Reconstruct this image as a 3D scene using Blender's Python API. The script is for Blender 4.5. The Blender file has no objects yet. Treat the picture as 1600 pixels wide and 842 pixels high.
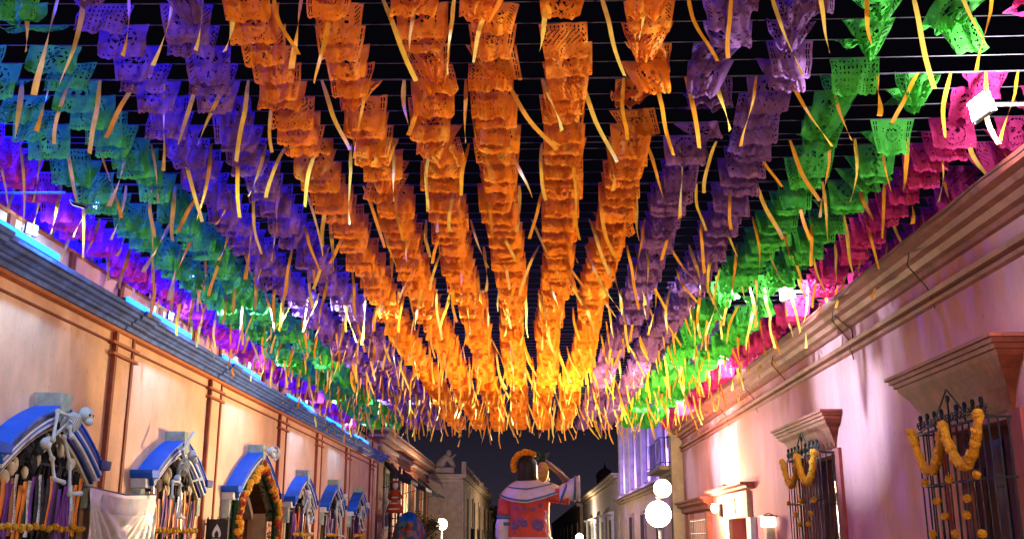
import bpy, math, random
from mathutils import Vector, Matrix
R = random.Random(7)
S = bpy.context.scene
PI = math.pi

# ------------------------------------------------------------------ camera, sky, exposure
cd = bpy.data.cameras.new('camera'); cam = bpy.data.objects.new('camera', cd)
S.collection.objects.link(cam); S.camera = cam
cd.lens = 36.0; cd.sensor_width = 36.0; cd.clip_end = 2000; cd.clip_start = 0.05
cam.location = (0, 0, 1.7)
cam.rotation_euler = (math.radians(90) + math.atan(422/1600), 0, math.atan(.01753))
S.view_settings.view_transform = 'Standard'; S.view_settings.look = 'None'
S.view_settings.exposure = 0.0; S.view_settings.gamma = 1.0

w = bpy.data.worlds.new('World'); S.world = w; w.use_nodes = True
nt = w.node_tree; nt.nodes.clear()
out = nt.nodes.new('ShaderNodeOutputWorld'); bg = nt.nodes.new('ShaderNodeBackground')
tc = nt.nodes.new('ShaderNodeTexCoord'); sx = nt.nodes.new('ShaderNodeSeparateXYZ'); cr = nt.nodes.new('ShaderNodeValToRGB')
nt.links.new(tc.outputs['Generated'], sx.inputs[0]); nt.links.new(sx.outputs['Z'], cr.inputs[0])
cr.color_ramp.elements[0].position = 0.0; cr.color_ramp.elements[0].color = (.030, .024, .036, 1)
cr.color_ramp.elements[1].position = 0.32; cr.color_ramp.elements[1].color = (.0016, .0013, .0028, 1)
e_ = cr.color_ramp.elements.new(0.11); e_.color = (.0105, .0095, .018, 1)
nt.links.new(cr.outputs[0], bg.inputs[0]); bg.inputs[1].default_value = 1.0
nt.links.new(bg.outputs[0], out.inputs[0])

COL = S.collection
def link(o): COL.objects.link(o); return o

# ------------------------------------------------------------------ materials
def mat(name, col, rough=.8, var=.12, scale=6, bump=.0, bscale=40, metal=0, col2=None, spec=.3, streak=0, trans=0, stain=0):
    m = bpy.data.materials.new(name); m.use_nodes = True; n = m.node_tree; b = n.nodes['Principled BSDF']
    b.inputs['Roughness'].default_value = rough; b.inputs['Metallic'].default_value = metal
    b.inputs['Specular IOR Level'].default_value = spec
    co = n.nodes.new('ShaderNodeTexCoord')
    no = n.nodes.new('ShaderNodeTexNoise'); no.inputs['Scale'].default_value = scale; no.inputs['Detail'].default_value = 6
    no.inputs['Roughness'].default_value = .62
    if streak:
        mp = n.nodes.new('ShaderNodeMapping'); mp.inputs['Scale'].default_value = (1, 1, streak)
        n.links.new(co.outputs['Object'], mp.inputs[0]); n.links.new(mp.outputs[0], no.inputs['Vector'])
    else: n.links.new(co.outputs['Object'], no.inputs['Vector'])
    rp = n.nodes.new('ShaderNodeValToRGB')
    c2 = col2 or tuple(c*(1-var*2.2) for c in col); c1 = tuple(min(1, c*(1+var)) for c in col)
    rp.color_ramp.elements[0].position = .30; rp.color_ramp.elements[0].color = (*c2, 1)
    rp.color_ramp.elements[1].position = .68; rp.color_ramp.elements[1].color = (*c1, 1)
    n.links.new(no.outputs[0], rp.inputs[0]); n.links.new(rp.outputs[0], b.inputs['Base Color'])
    if stain:
        mp3 = n.nodes.new('ShaderNodeMapping'); mp3.inputs['Scale'].default_value = (1, 1, .22)
        n3 = n.nodes.new('ShaderNodeTexNoise'); n3.inputs['Scale'].default_value = 1.7; n3.inputs['Detail'].default_value = 9; n3.inputs['Roughness'].default_value = .72
        n.links.new(co.outputs['Object'], mp3.inputs[0]); n.links.new(mp3.outputs[0], n3.inputs['Vector'])
        r3 = n.nodes.new('ShaderNodeValToRGB'); r3.color_ramp.elements[0].position = .34; r3.color_ramp.elements[1].position = .56
        r3.color_ramp.elements[0].color = (1-stain, 1-stain, 1-stain*.9, 1); r3.color_ramp.elements[1].color = (1, 1, 1, 1)
        n4 = n.nodes.new('ShaderNodeTexNoise'); n4.inputs['Scale'].default_value = 11; n4.inputs['Detail'].default_value = 8; n.links.new(co.outputs['Object'], n4.inputs['Vector'])
        r4 = n.nodes.new('ShaderNodeValToRGB'); r4.color_ramp.elements[0].position = .27; r4.color_ramp.elements[1].position = .36
        r4.color_ramp.elements[0].color = (1-stain*1.4, 1-stain*1.4, 1-stain*1.4, 1); r4.color_ramp.elements[1].color = (1, 1, 1, 1)
        n.links.new(n3.outputs[0], r3.inputs[0]); n.links.new(n4.outputs[0], r4.inputs[0]); last = rp.outputs[0]
        for q_ in (r3, r4):
            mm = n.nodes.new('ShaderNodeMix'); mm.data_type = 'RGBA'; mm.blend_type = 'MULTIPLY'; mm.inputs[0].default_value = 1
            n.links.new(last, mm.inputs[6]); n.links.new(q_.outputs[0], mm.inputs[7]); last = mm.outputs[2]
        n.links.new(last, b.inputs['Base Color'])
    if bump:
        n2 = n.nodes.new('ShaderNodeTexNoise'); n2.inputs['Scale'].default_value = bscale; n2.inputs['Detail'].default_value = 5
        n.links.new(co.outputs['Object'], n2.inputs['Vector'])
        bp = n.nodes.new('ShaderNodeBump'); bp.inputs['Strength'].default_value = bump; bp.inputs['Distance'].default_value = .03
        n.links.new(n2.outputs[0], bp.inputs['Height']); n.links.new(bp.outputs[0], b.inputs['Normal'])
    if trans:
        mx = n.nodes.new('ShaderNodeMixShader'); tr = n.nodes.new('ShaderNodeBsdfTranslucent')
        n.links.new(rp.outputs[0], tr.inputs[0]); mx.inputs[0].default_value = trans
        n.links.new(b.outputs[0], mx.inputs[1]); n.links.new(tr.outputs[0], mx.inputs[2])
        n.links.new(mx.outputs[0], n.nodes['Material Output'].inputs[0])
    return m
def emit(name, col, s, vis=None):
    m = bpy.data.materials.new(name); m.use_nodes = True; n = m.node_tree; b = n.nodes['Principled BSDF']
    b.inputs['Base Color'].default_value = (*col, 1); b.inputs['Emission Color'].default_value = (*col, 1)
    b.inputs['Emission Strength'].default_value = s; return m

M = {}
M['peach'] = mat('peach_plaster', (.76, .45, .285), .85, .07, 1.6, .22, 9, stain=.16)
M['red_trim'] = mat('brick_red_paint', (.23, .045, .015), .7, .15, 5)
M['orange_soffit'] = mat('orange_paint', (.50, .15, .035), .7, .12, 3)
M['cornice_blue'] = mat('slate_blue_stone', (.045, .12, .46), .7, .35, 3.5, .35, 14, col2=(.02, .045, .16))
M['blue'] = mat('bright_blue_paint', (.005, .10, .62), .6, .12, 4, .08, 30)
M['navy'] = mat('navy_paint', (.008, .03, .20), .6, .12, 4)
M['cream'] = mat('cream_stone', (.60, .50, .34), .8, .12, 6, .1, 30)
M['greystone'] = mat('grey_green_stone', (.34, .40, .33), .85, .18, 7, .3, 25)
M['whitestone'] = mat('white_painted_stone', (.62, .64, .66), .8, .1, 7)
M['iron'] = mat('black_iron', (.018, .02, .028), .65, .2, 12, metal=.1, spec=.3)
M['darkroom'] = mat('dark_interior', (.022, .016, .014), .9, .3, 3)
M['wood'] = mat('dark_wood', (.10, .035, .015), .6, .25, 9, .1, 30, streak=.2)
M['bone'] = mat('bone_plastic', (.46, .49, .50), .5, .08, 12)
M['bone_dark'] = mat('eye_hollow', (.02, .02, .02), .9)
M['pinkwall'] = mat('pink_plaster', (.54, .22, .21), .85, .06, 1.3, .25, 8, streak=.35, stain=.15)
M['pinkdark'] = mat('dark_rose_paint', (.36, .075, .07), .8, .12, 3, .1, 10)
M['rcornice'] = mat('red_brown_cornice', (.29, .070, .050), .6, .18, 3, .2, 14, streak=1, stain=.3)
M['hood'] = mat('terracotta_hood', (.22, .050, .030), .75, .22, 3.5, .2, 12)
M['marigold'] = mat('marigold_petals', (.92, .36, .015), .8, .22, 60, .8, 70)
M['marigold_y'] = mat('yellow_marigold', (.80, .42, .03), .8, .2, 60, .8, 70)
M['marigold_r'] = mat('red_marigold', (.45, .05, .015), .8, .25, 60, .8, 70)
M['leaf'] = mat('dark_green_leaves', (.022, .07, .018), .7, .35, 30, .4, 50)
M['cloth'] = mat('silver_cream_satin', (.58, .52, .46), .35, .10, 3, spec=.6)
M['steel'] = mat('galvanised_steel', (.45, .46, .48), .4, .15, 9, metal=.7)
M['black'] = mat('black_plastic', (.02, .02, .022), .5, .2)
M['asphalt'] = mat('asphalt', (.05, .05, .052), .85, .25, 20, .3, 60)
M['pave'] = mat('stone_paving', (.22, .18, .15), .85, .2, 6, .3, 20)
M['earth'] = mat('ground_earth', (.08, .07, .06), .95, .2, 3)
M['purple_cloth'] = mat('purple_cloth', (.13, .02, .22), .6, .2, 10)
M['orange_cloth'] = mat('orange_cloth', (.75, .20, .01), .5, .15, 10)
M['silver'] = mat('silver_tinsel', (.45, .45, .42), .35, .3, 30, metal=.3)
M['stoneB'] = mat('warm_grey_stone', (.34, .27, .20), .85, .15, 2.5, .15, 12)
M['stoneC'] = mat('beige_stone', (.44, .35, .25), .85, .14, 2, .12, 12)
M['brickB'] = mat('orange_brown_plaster', (.33, .12, .055), .85, .15, 1.5, .1, 9)
M['purpB'] = mat('grey_violet_plaster', (.52, .47, .50), .85, .15, 2, .1, 9)
M['hair'] = mat('black_hair', (.012, .010, .012), .45, .2, 30, .3, 40)
M['huipil_red'] = mat('red_dress_cloth', (.56, .075, .05), .8, .12, 5, .15, 30)
M['huipil_white'] = mat('white_yoke_cloth', (.62, .54, .58), .8, .08, 6)
M['huipil_blue'] = mat('teal_blue_band', (.07, .17, .25), .8, .15, 8)
M['huipil_violet'] = mat('violet_embroidery', (.22, .09, .28), .8, .2, 20)
M['skin'] = mat('brown_painted_skin', (.16, .075, .045), .55, .1, 8)
M['pineapple'] = mat('pineapple_yellow', (.50, .28, .04), .7, .2, 14, .3, 30)
M['awning'] = mat('black_awning_cloth', (.02, .02, .025), .8, .2)
M['glass'] = mat('dark_window_glass', (.02, .022, .03), .12, .2, 4, spec=.6)
M['warmglass'] = emit('lit_orange_window', (1, .33, .03), 1.2)
M['globe'] = emit('lamp_globe_glow', (1, .80, .50), 32)
M['globe2'] = emit('distant_globe_glow', (1, .80, .52), 32)
M['led'] = emit('cyan_blue_led', (.006, .16, 1.0), 5.5)
M['bluebulb'] = emit('blue_lamp_lens', (.12, .3, 1.0), 30)
M['floodlens'] = emit('white_flood_lens', (1, .95, 1), 90)
M['dimlens'] = emit('small_flood_lens', (.8, .9, 1), 2.0)
M['boxlamp'] = emit('white_lamp_box', (1, .95, .85), 3)
M['printed'] = mat('patterned_cloth', (.02, .05, .12), .8, .2, 4)
_n = M['printed'].node_tree; _v = _n.nodes.new('ShaderNodeTexVoronoi'); _v.inputs['Scale'].default_value = 4.5; _c = _n.nodes.new('ShaderNodeTexCoord')
_r = _n.nodes.new('ShaderNodeValToRGB'); _r.color_ramp.interpolation = 'CONSTANT'; _s = _n.nodes.new('ShaderNodeSeparateColor')
for _p, _k in ((0, (.03, .06, .14, 1)), (.3, (.22, .03, .02, 1)), (.5, (.05, .14, .20, 1)), (.68, (.20, .12, .14, 1)), (.8, (.30, .08, .02, 1)), (.9, (.02, .03, .06, 1))):
    _e = _r.color_ramp.elements[0] if _p == 0 else _r.color_ramp.elements.new(_p); _e.color = _k
_n.links.new(_c.outputs['Object'], _v.inputs['Vector']); _n.links.new(_v.outputs['Color'], _s.inputs[0]); _n.links.new(_s.outputs[0], _r.inputs[0])
_n.links.new(_r.outputs[0], _n.nodes['Principled BSDF'].inputs['Base Color'])
def paper(name, col, col2, tr=.5):
    return mat(name, col, .72, .16, 7, col2=col2, trans=tr, spec=.15, bump=.35, bscale=18)
M['P_orange'] = paper('orange_tissue', (.92, .30, .025), (.76, .18, .014))
M['P_purple'] = paper('purple_tissue', (.25, .11, .27), (.14, .055, .17))
M['P_green'] = paper('green_tissue', (.08, .52, .065), (.035, .34, .035))
M['P_pink'] = paper('pink_tissue', (.66, .05, .25), (.44, .03, .15))
M['ribbon'] = mat('golden_ribbon', (.88, .40, .025), .38, .14, 5, trans=.4, spec=.5)
M['ribbon2'] = mat('pale_yellow_ribbon', (.85, .58, .09), .38, .14, 5, trans=.4, spec=.5)
M['cord'] = mat('grey_cord', (.10, .10, .13), .6, .1)

# ------------------------------------------------------------------ mesh builder
class MB:
    def __init__(s): s.v = []; s.f = []
    def add(s, vs, fs):
        k = len(s.v); s.v += [tuple(p) for p in vs]; s.f += [tuple(i+k for i in f) for f in fs]; return s
    def box(s, x0, x1, y0, y1, z0, z1):
        x0, x1 = sorted((x0, x1)); y0, y1 = sorted((y0, y1)); z0, z1 = sorted((z0, z1))
        return s.add([(x0,y0,z0),(x1,y0,z0),(x1,y1,z0),(x0,y1,z0),(x0,y0,z1),(x1,y0,z1),(x1,y1,z1),(x0,y1,z1)],
                     [(0,3,2,1),(4,5,6,7),(0,1,5,4),(1,2,6,5),(2,3,7,6),(3,0,4,7)])
    def prism(s, poly, fn, a0, a1):           # poly 2d, fn(p,q,a)->xyz
        n = len(poly); vs = [fn(p, q, a0) for p, q in poly] + [fn(p, q, a1) for p, q in poly]
        fs = [tuple(range(n))[::-1], tuple(range(n, 2*n))] + [(i, (i+1) % n, (i+1) % n+n, i+n) for i in range(n)]
        return s.add(vs, fs)
    def alongY(s, poly, y0, y1): return s.prism(poly, lambda x, z, a: (x, a, z), y0, y1)
    def alongX(s, poly, x0, x1): return s.prism(poly, lambda y, z, a: (a, y, z), x0, x1)
    def tube(s, pts, r, n=6, cap=True):
        pts = [Vector(p) for p in pts]; rs = r if isinstance(r, (list, tuple)) else [r]*len(pts)
        vs = []; ref = None
        for i, p in enumerate(pts):
            d = (pts[min(i+1, len(pts)-1)] - pts[max(i-1, 0)])
            d = d.normalized() if d.length > 1e-9 else Vector((0, 0, 1))
            if ref is None: ref = Vector((0, 0, 1)) if abs(d.z) < .9 else Vector((1, 0, 0))
            a = d.cross(ref); a = a.normalized() if a.length > 1e-6 else d.orthogonal().normalized(); b = d.cross(a).normalized(); ref = a.cross(d) if a.cross(d).length > 1e-6 else ref
            for k in range(n):
                t = 2*PI*k/n; vs.append(p + a*math.cos(t)*rs[i] + b*math.sin(t)*rs[i])
        fs = [(i*n+k, i*n+(k+1) % n, (i+1)*n+(k+1) % n, (i+1)*n+k) for i in range(len(pts)-1) for k in range(n)]
        if cap: fs += [tuple(range(n))[::-1], tuple(range((len(pts)-1)*n, len(pts)*n))]
        return s.add(vs, fs)
    def sph(s, c, r, nu=10, nv=7, fn=None):
        if not isinstance(r, (tuple, list)): r = (r, r, r)
        vs = []
        for j in range(1, nv):
            ph = PI*j/nv
            for i in range(nu):
                t = 2*PI*i/nu; k = 1 if fn is None else fn(t, ph)
                vs.append((c[0]+r[0]*k*math.sin(ph)*math.cos(t), c[1]+r[1]*k*math.sin(ph)*math.sin(t), c[2]+r[2]*k*math.cos(ph)))
        vs += [(c[0], c[1], c[2]+r[2]), (c[0], c[1], c[2]-r[2])]; T = len(vs)-2
        fs = [(j*nu+i, (j+1)*nu+i, (j+1)*nu+(i+1) % nu, j*nu+(i+1) % nu) for j in range(nv-2) for i in range(nu)]
        fs += [(T, i, (i+1) % nu) for i in range(nu)] + [(T+1, (nv-2)*nu+(i+1) % nu, (nv-2)*nu+i) for i in range(nu)]
        return s.add(vs, fs)
    def rings(s, rings, cap=True):
        n = len(rings[0]); vs = [p for r in rings for p in r]
        fs = [(i*n+k, i*n+(k+1) % n, (i+1)*n+(k+1) % n, (i+1)*n+k) for i in range(len(rings)-1) for k in range(n)]
        if cap: fs += [tuple(range(n))[::-1], tuple(range((len(rings)-1)*n, len(rings)*n))]
        return s.add(vs, fs)
    def grid(s, fn, nu, nv, keep=None):
        vs = [fn(i/nu, j/nv) for j in range(nv+1) for i in range(nu+1)]
        fs = [(j*(nu+1)+i, j*(nu+1)+i+1, (j+1)*(nu+1)+i+1, (j+1)*(nu+1)+i) for j in range(nv) for i in range(nu) if keep is None or keep(i, j)]
        return s.add(vs, fs)
    def mesh(s, name, m=None, smooth=False):
        me = bpy.data.meshes.new(name); me.from_pydata([tuple(v) for v in s.v], [], s.f); me.update()
        if smooth: me.polygons.foreach_set('use_smooth', [True]*len(me.polygons))
        if m: me.materials.append(M[m] if isinstance(m, str) else m)
        return me
    def make(s, name, m, parent=None, smooth=False, bevel=0, **pr):
        o = bpy.data.objects.new(name, s.mesh(name, m, smooth)); link(o)
        if parent: o.parent = parent
        if bevel:
            b = o.modifiers.new('bevel', 'BEVEL'); b.width = bevel; b.segments = 2; b.limit_method = 'ANGLE'
        for k, v in pr.items(): o[k] = v
        return o
def inst(name, me, parent=None, loc=(0,0,0), rot=(0,0,0), sc=(1,1,1), **pr):
    o = bpy.data.objects.new(name, me); link(o); o.location = loc; o.rotation_euler = rot; o.scale = sc
    if parent: o.parent = parent
    for k, v in pr.items(): o[k] = v
    return o
def thing(name, label, cat, loc=(0,0,0), rz=0, group=None):
    o = bpy.data.objects.new(name, None); link(o); o.location = loc; o.rotation_euler = (0,0,rz)
    o.empty_display_size = .1
    o['label'] = label; o['category'] = cat
    if group: o['group'] = group
    return o
def lamp(kind, loc, W, col, parent=None, target=None, size=60, blend=.5, radius=.06):
    l = bpy.data.lights.new('light', kind); l.energy = W; l.color = col
    l.shadow_soft_size = radius
    o = bpy.data.objects.new('light_source', l); link(o); o.location = loc
    if kind == 'SPOT':
        l.spot_size = math.radians(size); l.spot_blend = blend
        d = Vector(target)-Vector(loc); o.rotation_euler = d.to_track_quat('-Z', 'Y').to_euler()
    if parent: o.parent = parent
    return o
STR = dict(kind='structure')

XL, XR = -6.8, 5.5
# ------------------------------------------------------------------ ground
MB().box(-250, 250, -60, 400, -1.0, -.14).make('ground', 'earth', **STR)
MB().box(-5.0, 3.9, -12, 300, -.5, -.12).make('road', 'asphalt', **STR)
for nm, a, b in (('pavement', -8.6, -5.0), ('pavement', 3.9, 7.2)):
    pv = MB().box(a, b, -12, 300, -.5, 0).make(nm, 'pave', **STR)
    kx = -5.0 if a < 0 else 3.9
    kb = MB().box(-.07, .07, 0, 2.38, -.12, .012).mesh('kerb_stone', 'greystone')
    for i in range(24):
        inst('kerb_stone', kb, pv, (kx, 4+i*2.42, 0))

# ------------------------------------------------------------------ left building (peach)
LB = thing('peach_building', 'long peach colonial house with blue Gothic window hoods along the left side', 'building')
WINS = [(14.1, 1.30, 0), (19.3, 1.30, 0), (25.05, 1.75, 1), (30.25, 1.30, 0), (35.1, 1.30, 0), (40.3, 1.25, 0)]
YS = [(-8.0, 8.9)] # solid stretch near the camera
WT = 5.08
def zarch(y, c, hw, z0=2.46, rise=.72):
    t = min(1, abs(y-c)/hw)
    return z0 + rise*(1-t) + .11*rise*math.sin(PI*t)
def arch_wall(mb, x0, x1, c, hw, zsill, ztop, z0=2.46, rise=.72, n=14):
    for i in range(n):
        ya = c-hw+2*hw*i/n; yb = c-hw+2*hw*(i+1)/n; za = zarch(ya, c, hw, z0, rise); zb = zarch(yb, c, hw, z0, rise)
        mb.alongX([(ya, za), (yb, zb), (yb, ztop), (ya, ztop)], x0, x1)
    if zsill > 0: mb.box(x0, x1, c-hw, c+hw, 0, zsill)
wall = MB(); y = -8
for c, hw, dr in WINS:
    wall.box(XL-.5, XL, y, c-hw, 0, WT); arch_wall(wall, XL-.5, XL, c, hw, 0 if dr else .9, WT, 2.46, .98 if dr else .72); y = c+hw
wall.box(XL-.5, XL, y, 46.0, 0, WT)
wall.make('wall', 'peach', LB)
MB().box(XL-8, XL-.52, -8, 46, 0, 5.3).make('roof_block', 'peach', LB)
# pilasters and capitals; edges and their shadow put in as dark red strips
PIL = [6.3, 11.6, 16.71, 21.85, 28.06, 33.05, 38.42, 44.2]
for c in PIL:
    p = MB().box(XL, XL+.05, c-.33, c+.33, 0, 5.0).make('pilaster', 'peach', LB)
    for s in (-1, 1):
        MB().box(XL, XL+.075, c+s*.36-.045, c+s*.36+.045, 0, 5.0).make('red_edge_shadow', 'red_trim', p)
    for z, ov in ((4.80, .56), (4.62, .52)):
        MB().alongY([(XL, z-.018), (XL+.09, z-.010), (XL+.11, z+.018), (XL, z+.018)], c-ov, c+ov).make('capital_band', 'orange_soffit', p)
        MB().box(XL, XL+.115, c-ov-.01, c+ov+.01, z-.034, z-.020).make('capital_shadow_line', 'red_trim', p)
MB().alongY([(XL, 4.785), (XL+.04, 4.79), (XL+.04, 4.815), (XL, 4.82)], -8, 46).make('string_course', 'red_trim', LB)
# cornice: orange soffit and moulded slate blue segments, one per bay
edges = [-8, 1.0]+PIL[:]+[46.2]
MB().alongY([(XL, 4.975), (XL+.10, 4.99), (XL+.13, 5.03), (XL, 5.03)], -8, 46.1).make('soffit_band', 'orange_soffit', LB)
prof = [(x_, z_-.11) for x_, z_ in [(XL, 5.143), (XL+.17, 5.145), (XL+.19, 5.20), (XL+.26, 5.215), (XL+.27, 5.255), (XL+.30, 5.26), (XL+.33, 5.30), (XL+.40, 5.31), (XL+.41, 5.36), (XL+.46, 5.37), (XL+.47, 5.43), (XL+.30, 5.45), (XL, 5.47)]]
for a, b in zip(edges, edges[1:]):
    MB().alongY(prof, a+.05, b-.05).make('cornice_segment', 'cornice_blue', LB)
    big = [(XL+(x-XL)*1.10+.0, z+(z-5.03)*.06-.004) for x, z in prof]
    MB().alongY(big, b-.34, b+.30).make('cornice_break', 'cornice_blue', LB)
# parapet set back with brick red slots
MB().box(XL-.35, XL+.02, -8, 46, 5.362, 5.80).make('parapet', 'peach', LB)
MB().box(XL-.38, XL+.05, -8, 46, 5.80, 5.85).make('parapet_coping', 'orange_soffit', LB)
slot = MB().box(0, .05, -.07, .07, 5.39, 5.80).mesh('parapet_post', 'red_trim')
for i in range(22): inst('parapet_post', slot, LB, (XL+.02, 5.2+i*1.86, 0))

# ---- pointed hoods
def arch_ring(c, hw, z0, rise, t0, t1, x0, x1, n=12, half=0):
    """band between two offsets above the arch curve"""
    mb = MB(); pts = []
    for i in range(2*n+1):
        u = -1+i/n; hw2 = hw
        y_ = c+u*hw; t = abs(u)
        z = z0+rise*(1-t)+.11*rise*math.sin(PI*t)
        nx = u*.42; nz = 1.0; l = math.hypot(nx, nz); pts.append((y_, z, nx/l, nz/l))
    for (ya, za, na, ma), (yb, zb, nb, mb_) in zip(pts, pts[1:]):
        mb.alongX([(ya+na*t0, za+ma*t0), (yb+nb*t0, zb+mb_*t0), (yb+nb*t1, zb+mb_*t1), (ya+na*t1, za+ma*t1)], x0, x1)
    return mb
def hood(c, hw, label_parent, door=False):
    z0, rise = 2.46, (.98 if door else .72); kz = .26 if door else 0
    h = arch_ring(c, hw+.12, z0, rise, .15, .32, XL, XL+0.341).make('hood_arch', 'blue', LB)
    arch_ring(c, hw+.10, z0, rise, .32, .345, XL, XL+0.3642).make('outer_fillet', 'blue', h)
    arch_ring(c, hw+.08, z0, rise, .10, .15, XL, XL+0.31).make('white_band', 'whitestone', h)
    arch_ring(c, hw+.06, z0, rise, .05, .10, XL, XL+0.2712).make('navy_band', 'navy', h)
    arch_ring(c, hw+.04, z0, rise, .00, .05, XL, XL+0.2247).make('cream_band', 'cream', h)
    arch_ring(c, hw+.02, z0, rise, -.06, .0, XL-.25, XL+0.124).make('stone_band', 'cream', h)
    arch_ring(c, hw-.02, z0, rise, -.12, -.06, XL-.3, XL+0.0465).make('inner_band', 'wood', h)
    arch_ring(c, hw+.10, z0, rise, .19, .22, XL+0.2325, XL+0.3464).make('face_stripe', 'whitestone', h)
    arch_ring(c, hw+.10, z0, rise, .225, .28, XL+0.2325, XL+0.3434).make('face_stripe', 'navy', h)
    for s in (-1, 1):
        yy = c+s*(hw+.24)
        MB().alongX([(yy-.16, 2.72), (yy+.16, 2.72), (yy+.19, 2.80), (yy+.19, 2.86), (yy-.19, 2.86), (yy-.19, 2.80)], XL, XL+0.3875).make('hood_lip', 'blue' if s < 0 else 'navy', h, bevel=.012)
        MB().alongX([(yy-.10, 2.56), (yy+.10, 2.56), (yy+.14, 2.715), (yy-.14, 2.715)], XL, XL+0.2635).make('corbel', 'whitestone', h, bevel=.01)
        MB().box(XL, XL+0.186, yy-.10, yy+.10, 2.16, 2.555).make('jamb_stone', 'greystone', h, bevel=.01)
    MB().prism([(-.11, 3.26+kz), (.11, 3.26+kz), (.20, 3.66+kz), (-.20, 3.66+kz)], lambda p, q, a: (a, c+p, q), XL, XL+0.37).make('keystone', 'greystone', h, bevel=.012)
    for s in (-1, 1):   # stone jambs of the opening
        MB().box(XL-.3, XL+0.0465, c+s*(hw-.05), c+s*(hw+.09), 0 if door else .9, 2.5).make('jamb', 'cream', h)
    return h
for c, hw, dr in WINS: hood(c, hw, LB, bool(dr))
# interiors
for c, hw, dr in WINS:
    if dr:
        d = MB().box(XL-.49, XL-.42, c-hw, c+hw, 0, 3.5).make('door', 'wood', LB)
        for k in range(4):
            MB().box(XL-.42, XL-.39, c-hw+.2+k*(hw*.48), c-hw+.2+k*(hw*.48)+.6, .3, 1.3).make('door_panel', 'wood', d, bevel=.01)
        MB().box(XL-.42, XL-.36, c+.2, c+1.0, 0, 3.0).make('door_leaf', 'glass', d)
        arch_ring(c+.1, hw*.72, 2.2, .8, 0, .16, XL-.42, XL-.2).make('inner_arch', 'stoneB', d)
    else:
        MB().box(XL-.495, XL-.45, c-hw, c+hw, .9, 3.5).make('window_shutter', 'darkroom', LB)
        MB().box(XL-.3, XL+.12, c-hw-.1, c+hw+.1, .82, .92).make('window_sill', 'greystone', LB)

ORD = ['nearest', 'second', 'third', 'fourth', 'fifth', 'sixth']
skullmesh = MB().sph((0, 0, 0), (.05, .075, .10), 8, 6).mesh('mask', 'cream', True)
fl = []
def flower_mesh(r, m, seed, nu=11, nv=8):
    q = random.Random(seed)
    return MB().sph((0, 0, 0), (r, r, r*.85), nu, nv, lambda t, p: 1+.16*math.sin(5*t+seed)*math.sin(6*p)+q.uniform(-.09, .09)).mesh('flower', m, False)
FLW = [flower_mesh(.085, 'marigold_y', i) for i in range(3)]
FLO = [flower_mesh(.085, 'marigold', i+5) for i in range(3)]
FLR = [flower_mesh(.085, 'marigold_r', i+9) for i in range(3)]

for wi, (c, hw, dr) in enumerate(WINS):
    if dr: continue
    wn = {0: 'nearest', 1: 'second', 3: 'third', 4: 'fourth', 5: 'farthest'}[wi]
    g = thing('window_grille', 'black iron grille in the %s blue-hooded window of the peach house' % wn, 'grille', group='iron grilles of the peach house')
    nb = 17
    bar = MB().tube([(0, 0, .95), (0, 0, 2.72)], .012, 6).mesh('bar', 'iron')
    for i in range(nb):
        inst('bar', bar, g, (XL+.16, c-hw+.1+(2*hw-.2)*i/(nb-1), 0))
    for z in (1.0, 1.62, 2.7):
        MB().box(XL+.14, XL+.18, c-hw, c+hw, z-.015, z+.015).make('crossbar', 'iron', g)
    # hanging strips and masks behind
    st = thing('hanging_streamers', 'purple, orange and silver streamers hanging inside the %s left window' % wn, 'streamers', group='streamers in the left windows')
    n = 26 if wi < 2 else 17
    for i in range(n):
        yy = c-hw+.15+(2*hw-.3)*i/(n-1)+R.uniform(-.03, .03)
        m = R.choice(['purple_cloth', 'purple_cloth', 'orange_cloth', 'silver', 'awning', 'awning', 'orange_cloth', 'purple_cloth', 'brickB']); zt = 2.45+R.uniform(-.08, .15); ph = R.uniform(0, 6)
        MB().grid(lambda u, v: (XL+.20+.015*math.sin(4*v+ph)+.02*math.sin(7*u), yy+(u-.5)*(.075+.012*math.sin(5*v+ph)), zt-v*.72), 3, 10).make('strip', m, st, True)
    mk = thing('mask_garland', 'cream skull masks and black bows bunched at the top of the %s left window' % wn, 'decoration', group='mask bunches in the left windows')
    for i in range(26 if wi < 2 else 10):
        yy = c-hw+.2+R.random()*(2*hw-.4); z = min(zarch(yy, c, hw)-.14, 2.5+R.random()*.6)
        if R.random() < .5: inst('skull_mask', skullmesh, mk, (XL+.12+R.random()*.1, yy, z), (R.uniform(-.4,.4), 0, R.uniform(-.5,.5)), (1, 1, R.uniform(.8, 1.2)))
        else:
            a = R.uniform(0, 3)
            MB().grid(lambda u, v: (XL+.1+.1*math.sin(6*u+a), yy+(u-.5)*.42*(.35+abs(v-.5)*1.3), z+(v-.5)*.34+.06*math.sin(8*u+a)), 6, 5).make('black_bow', 'awning', mk)
    gl = thing('marigold_garland', 'row of round yellow marigolds strung across the %s left window grille' % wn, 'garland', group='marigold rows on the left windows')
    MB().tube([(XL+.22, c-hw, 1.86), (XL+.22, c+hw, 1.86)], .01, 5).make('cord', 'cord', gl)
    n = 14 if wi < 2 else 11
    for i in range(n):
        s = R.uniform(.5, .68)
        inst('flower', R.choice(FLW), gl, (XL+.27, c-hw+.1+(2*hw-.2)*i/(n-1)+R.uniform(-.03, .03), 1.86+R.uniform(-.02, .02)), (R.random(), R.random(), R.random()*6), (s, s, s))

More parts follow.
